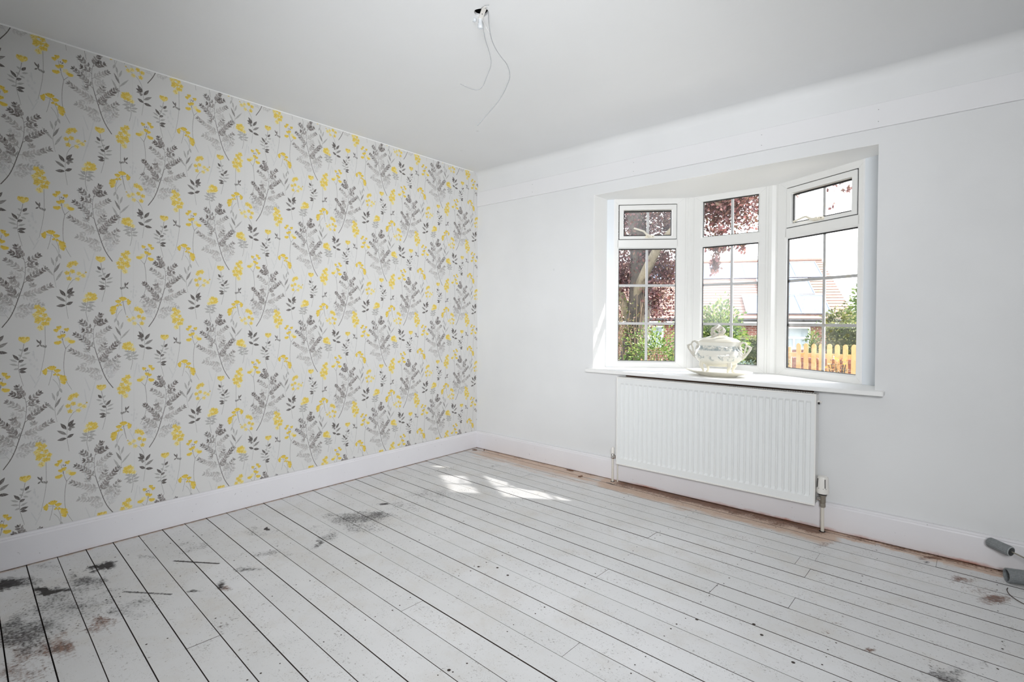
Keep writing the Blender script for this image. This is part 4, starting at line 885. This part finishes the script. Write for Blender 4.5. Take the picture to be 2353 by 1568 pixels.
def shrub(name, label, cat, c, r, n, size, m, seed, stems=True, group=None, shell=.3, inner=True):
    s = empty(name, (c[0], c[1], GZ if c[1] < 15 else -1.0), label, cat, group); gg = np.random.default_rng(seed)
    leaves('leaves', ball(gg, n, c, r, shell, .25, 6), size, m, s, seed=seed)
    if stems:
        b = MB(); gr = random.Random(seed); z0 = s.location.z
        for i in range(7):
            a = gr.uniform(0, 6.28); b.tube([(c[0]+.05*math.cos(a), c[1]+.05*math.sin(a), z0), (c[0]+r[0]*.4*math.cos(a), c[1]+r[1]*.4*math.sin(a), (z0+c[2])/2), (c[0]+r[0]*.7*math.cos(a), c[1]+r[1]*.7*math.sin(a), c[2]+r[2]*.3)], [.02, .014, .005], 5)
        b.build('stems', M['bark'], s)
    return s
shrub('border_shrub', 'mixed green and dusky pink shrub at the foot of the copper-leaved tree', 'shrub', (-1.35, 4.2, .18), (.55, .4, .48), 1900, .05, M['mixed'], 31)
shrub('background_shrub', 'dusky shrub filling the space behind the tree trunk', 'shrub', (-2.3, 6.2, .5), (1.1, .5, .95), 3200, .06, M['mixed'], 30)
shrub('border_shrub', 'yellow-green shrub right of the tree trunk low in the left window light', 'shrub', (-.50, 4.7, .48), (.60, .4, .60), 3000, .05, M['green'], 32)
shrub('border_shrub', 'pale pinkish border plant in front of the yellow-green shrub', 'shrub', (-.22, 3.9, .22), (.34, .25, .34), 900, .045, M['mixed'], 33)
shrub('leafy_bush', 'bright green leafy bush behind the tureen in the middle window light', 'shrub', (-.32, 7.0, .66), (.50, .5, .90), 5200, .07, M['green'], 34)
shrub('low_shrub', 'low grey-green shrub at the lower right of the middle window light', 'shrub', (.30, 6.3, .12), (.32, .3, .42), 900, .055, M['greyg'], 35)
shrub('low_shrub', 'small yellow-green plant left of the picket fence', 'shrub', (.72, 7.3, .26), (.16, .2, .46), 420, .05, M['mixed'], 36)
shrub('conifer_bush', 'dark green bush left of the big clipped hedge', 'shrub', (.85, 9.6, .36), (.17, .26, .64), 1400, .055, M['green'], 37)
shrub('yellow_shrub', 'yellow-tipped shrub rising above the clipped hedge', 'shrub', (1.16, 10.5, 1.12), (.34, .26, .30), 1300, .06, M['hedge'], 38)
shrub('garden_tree', 'fresh green tree at the right edge behind the roof', 'tree', (1.22, 16.5, 1.55), (.62, .8, 1.15), 2600, .12, M['green'], 39, shell=.5)
shrub('dry_flower_clump', 'clump of yellow and dry brown flower stems behind the picket fence', 'plant', (1.55, 7.8, .28), (.20, .12, .22), 160, .045, m_leaf('dry_flowers', [rgb(222, 176, 40), rgb(150, 104, 60), rgb(96, 74, 52), rgb(206, 190, 160)], .2), 40)
# clipped hedges
def hedge(label, x0, x1, y0, y1, z0, z1, n, seed):
    h = empty('clipped_hedge', ((x0+x1)/2, (y0+y1)/2, z0), label, 'hedge', None); gg = np.random.default_rng(seed)
    u = gg.random((n, 3)); face = gg.random(n); P = np.stack([x0+(x1-x0)*u[:, 0], y0+(y1-y0)*u[:, 1], z0+(z1-z0)*u[:, 2]], 1)
    P[face < .5, 1] = y0+gg.normal(0, .03, (face < .5).sum()); P[(face >= .5) & (face < .85), 2] = z1+gg.normal(0, .025, ((face >= .5) & (face < .85)).sum()); P[face > .93, 0] = x0+gg.normal(0, .03, (face > .93).sum())
    leaves('leaves', P, .05, M['hedge'], h, seed=seed)
    b = MB(); b.box(x0+.05, x1-.05, y0+.06, y1-.05, z0, z1-.06); b.build('dense_core', mat('hedge_core', rgb(44, 52, 28), .95), h)
hedge('tall clipped hedge behind the picket fence in the right window light', 1.10, 3.4, 9.1, 10.0, GZ, 1.05, 5200, 51)
hedge('low pale clipped hedge across the lane in the middle window light', -3.2, -.7, 13.6, 14.4, GZ, .62, 3800, 52)
# picket fence
fence = empty('picket_fence', (1.3, 8.0, GZ), 'new honey-coloured wooden picket fence outside the right window light', 'fence')
M['pine'] = Nd('new_pine'); k = M['pine']; Pn = k.n('ShaderNodeNewGeometry').outputs['Position']
k.link(k.mix(k.noise(k.n('ShaderNodeMapping', {0: Pn, 3: (60, 60, 6)}).outputs[0], 1, 4), rgb(194, 153, 101), rgb(175, 129, 79)), k.b.inputs['Base Color']); k.b.inputs['Roughness'].default_value = .7; M['pine'] = k.m
for i in range(9):
    x = .885+i*.1285; wd = .040; zt = .70+.004*math.sin(i*2.1); tlt = .004*math.sin(i*3.7)
    prof = [(x-wd, GZ+.03), (x+wd, GZ+.03), (x+wd+tlt, zt-.045), (x+wd*.78+tlt, zt-.017), (x+wd*.4+tlt, zt-.003), (x+tlt, zt), (x-wd*.4+tlt, zt-.003), (x-wd*.78+tlt, zt-.017), (x-wd+tlt, zt-.045)]
    b = MB(); b.prism(prof, 7.97, 7.99, T=lambda u, v, w: (u, w, v)); b.build('picket', M['pine'], fence)
for z in (.43, -.12):
    b = MB(); b.box(.70, 2.2, 7.99, 8.03, z, z+.085); b.build('rail', M['pine'], fence)
for x in (.70, 2.1):
    b = MB(); b.box(x-.04, x+.04, 8.03, 8.11, GZ, .62); b.build('post', M['pine'], fence)
# brick wall low behind the fence
def m_brick(name, a, b_, mo, scale=1.):
    k = Nd(name); tc = k.n('ShaderNodeTexCoord').outputs['Object']; s = k.n('ShaderNodeSeparateXYZ', {0: tc})
    v = k.n('ShaderNodeCombineXYZ', {0: s.outputs['X'], 1: s.outputs['Z']}).outputs[0]
    br = k.n('ShaderNodeTexBrick', {'Vector': v, 'Color1': a, 'Color2': b_, 'Mortar': mo, 'Scale': 1, 'Mortar Size': .008, 'Brick Width': .225, 'Row Height': .075})
    k.link(br.outputs[0], k.b.inputs['Base Color']); k.b.inputs['Roughness'].default_value = .9; return k.m
M['brick'] = m_brick('red_brick', rgb(134, 76, 64), rgb(108, 60, 53), rgb(163, 153, 143))
b = MB(); b.box(.4, 3.4, 8.6, 8.82, GZ, .38); gw = b.build('garden_wall', M['brick'], None, origin=(1.9, 8.7, GZ), kind='thing'); tag(gw, 'low brick garden wall between the picket fence and the hedge', 'wall')
M['brickobj'] = [mat('brick_a', rgb(134, 79, 65), .9, var=.15, scale=30), mat('brick_b', rgb(114, 65, 57), .9, var=.15, scale=30), mat('brick_c', rgb(148, 101, 84), .9, var=.15, scale=30)]
bm0 = MB(); bm0.box(-.105, .105, -.006, .004, 0, .063); bmesh_shared = bm0.mesh('brick')
sh = []
for m_ in M['brickobj']:
    c = bmesh_shared.copy(); c.materials.append(m_); sh.append(c)
gr = random.Random(3)
for row in range(6):
    for i in range(7):
        o = bpy.data.objects.new('brick', gr.choice(sh)); COL.objects.link(o); o.parent = gw
        o.location = (.62+i*.222+(row % 2)*.111-1.9, 8.6-.003-8.7, .38-GZ-.010-(row+1)*.075)

# bungalow across the road, turned a little, with a solar array on its tiled roof
HA = R(25); HO = Vector((.37, 20.0, -1.0))
def hp(x, y, z): return (HO.x+x*math.cos(HA)-y*math.sin(HA), HO.y+x*math.sin(HA)+y*math.cos(HA), z)
house = empty('bungalow', HO, 'brick bungalow with tiled roof and solar panels seen through the window', 'house')
EZ, RZ_, RD = 1.22, 3.95, 4.42          # eave height, ridge height, depth to ridge
def roofp(x, t, off=0.):                # t 0..1 from eave to ridge; off = height above the slope
    y = RD*t; z = EZ+(RZ_-EZ)*t; L = math.hypot(RD, RZ_-EZ); return hp(x, y-off*(RZ_-EZ)/L, z+off*RD/L)
b = MB(); b.prism([(.35, -1.0), (8.4, -1.0), (8.4, EZ-.05), (RD, RZ_-.1), (.35, EZ+.1)], -9.8, -.25, T=lambda u, v, w: hp(w, u, v)); hw = b.build('brick_wall', M['brick'], house)
M['tile'] = mat('roof_tile', rgb(122, 94, 82), .85, var=.15, scale=3); M['tile2'] = mat('roof_tile_pale', rgb(132, 104, 92), .85, var=.15, scale=3)
b = MB(); b.add([roofp(-10.1, 0), roofp(0, 0), roofp(0, 1), roofp(-10.1, 1), hp(-10.1, 8.9, EZ), hp(0, 8.9, EZ), roofp(-10.1, 0, -.12), roofp(0, 0, -.12), roofp(0, 1, -.14), roofp(-10.1, 1, -.14), hp(-10.1, 8.9, EZ-.12), hp(0, 8.9, EZ-.12)],
      [(0, 1, 2, 3), (3, 2, 5, 4), (6, 9, 8, 7), (9, 10, 11, 8), (0, 6, 7, 1), (4, 5, 11, 10), (1, 7, 8, 2), (2, 8, 11, 5), (0, 3, 9, 6), (3, 4, 10, 9)])
rf = b.build('roof', M['tile'], house)
# tile courses as stepped strips
for i in range(22):
    t0, t1 = i/22, (i+1)/22+.01; b = MB()
    b.add([roofp(-10.1, t0, .035), roofp(0, t0, .035), roofp(0, t1, .012), roofp(-10.1, t1, .012), roofp(-10.1, t0, .0), roofp(0, t0, .0)], [(0, 1, 2, 3), (4, 5, 1, 0)])
    b.build('tile_course', M['tile' if i % 2 else 'tile2'], rf)
b = MB(); b.tube([roofp(-10.1, 1, .03), roofp(0, 1, .03)], .09, 8); b.build('ridge_tiles', M['tile2'], rf)
b = MB(); b.tube([hp(-10.1, -.06, EZ-.05), hp(.02, -.06, EZ-.05)], .055, 8); b.build('gutter', M['blackp'], house)
b = MB(); b.box(-10.1, 0, -.02, .0, EZ-.22, EZ-.02, T=hp); b.build('fascia', M['bar'], house)
M['solar'] = Nd('solar_cells'); k = M['solar']; k.b.inputs['Roughness'].default_value = .4
tc = k.n('ShaderNodeTexCoord').outputs['Object']
k.link(k.mix(k.noise(tc, 3, 2), rgb(92, 102, 128), rgb(78, 88, 114)), k.b.inputs['Base Color']); M['solar'] = k.m
M['alu'] = mat('aluminium_frame', rgb(214, 218, 224), .35, .5)
rows = [(.06, .34, -4.6, -.75), (.36, .63, -3.9, -1.0), (.66, .95, -9.3, -.35)]
for t0, t1, xa, xb in rows:
    x = xb
    while x-1.02 > xa:
        b = MB(); b.add([roofp(x-1.0, t0, .08), roofp(x, t0, .08), roofp(x, t1, .08), roofp(x-1.0, t1, .08), roofp(x-1.0, t0, .04), roofp(x, t0, .04), roofp(x, t1, .04), roofp(x-1.0, t1, .04)], [(0, 1, 2, 3), (4, 7, 6, 5), (0, 4, 5, 1), (1, 5, 6, 2), (2, 6, 7, 3), (3, 7, 4, 0)])
        sp = b.build('solar_panel', M['solar'], house)
        b = MB()
        for (p, q) in ((roofp(x-1.0, t0, .09), roofp(x-1.0, t1, .09)), (roofp(x, t0, .09), roofp(x, t1, .09)), (roofp(x-1, t0, .09), roofp(x, t0, .09)), (roofp(x-1, t1, .09), roofp(x, t1, .09))): b.tube([p, q], .018, 4)
        b.build('panel_frame', M['alu'], sp); x -= 1.02
# windows in the brick front
for xc, w_, z0, z1 in ((-2.05, 1.15, .02, .92), (-4.75, 1.3, .02, .92), (-7.6, 1.2, .0, .92)):
    wn = empty('house_window', hp(xc, .35, z0)); wn.parent = house; wn.location = Vector(hp(xc, .35, z0))-house.location
    T = lambda u, w, z, xc=xc: hp(xc+u, .35-w, z)
    b = MB(); fillring(b, T, (-w_/2, w_/2, z0, z1), (-w_/2+.07, w_/2-.07, z0+.07, z1-.07), .05, 0); b.box(-w_/2, w_/2, 0, .045, z0+.42, z0+.50, T=T).box(-.03, .03, 0, .045, z0+.05, z0+.45, T=T); b.build('window_frame', M['bar'], wn)
    b = MB(); b.box(-w_/2+.05, w_/2-.05, .005, .012, z0+.05, z1-.05, T=T); b.build('window_pane', mat('dull_far_glass', rgb(150, 160, 164), .1), wn)
b = MB(); b.tube([hp(-.95, RD-.15, RZ_+.3), hp(-.95, RD-.15, RZ_+1.3)], .015, 6).tube([hp(-1.3, RD-.15, RZ_+1.2), hp(-.6, RD-.15, RZ_+1.2)], .010, 6); b.build('aerial', M['wire'], house)
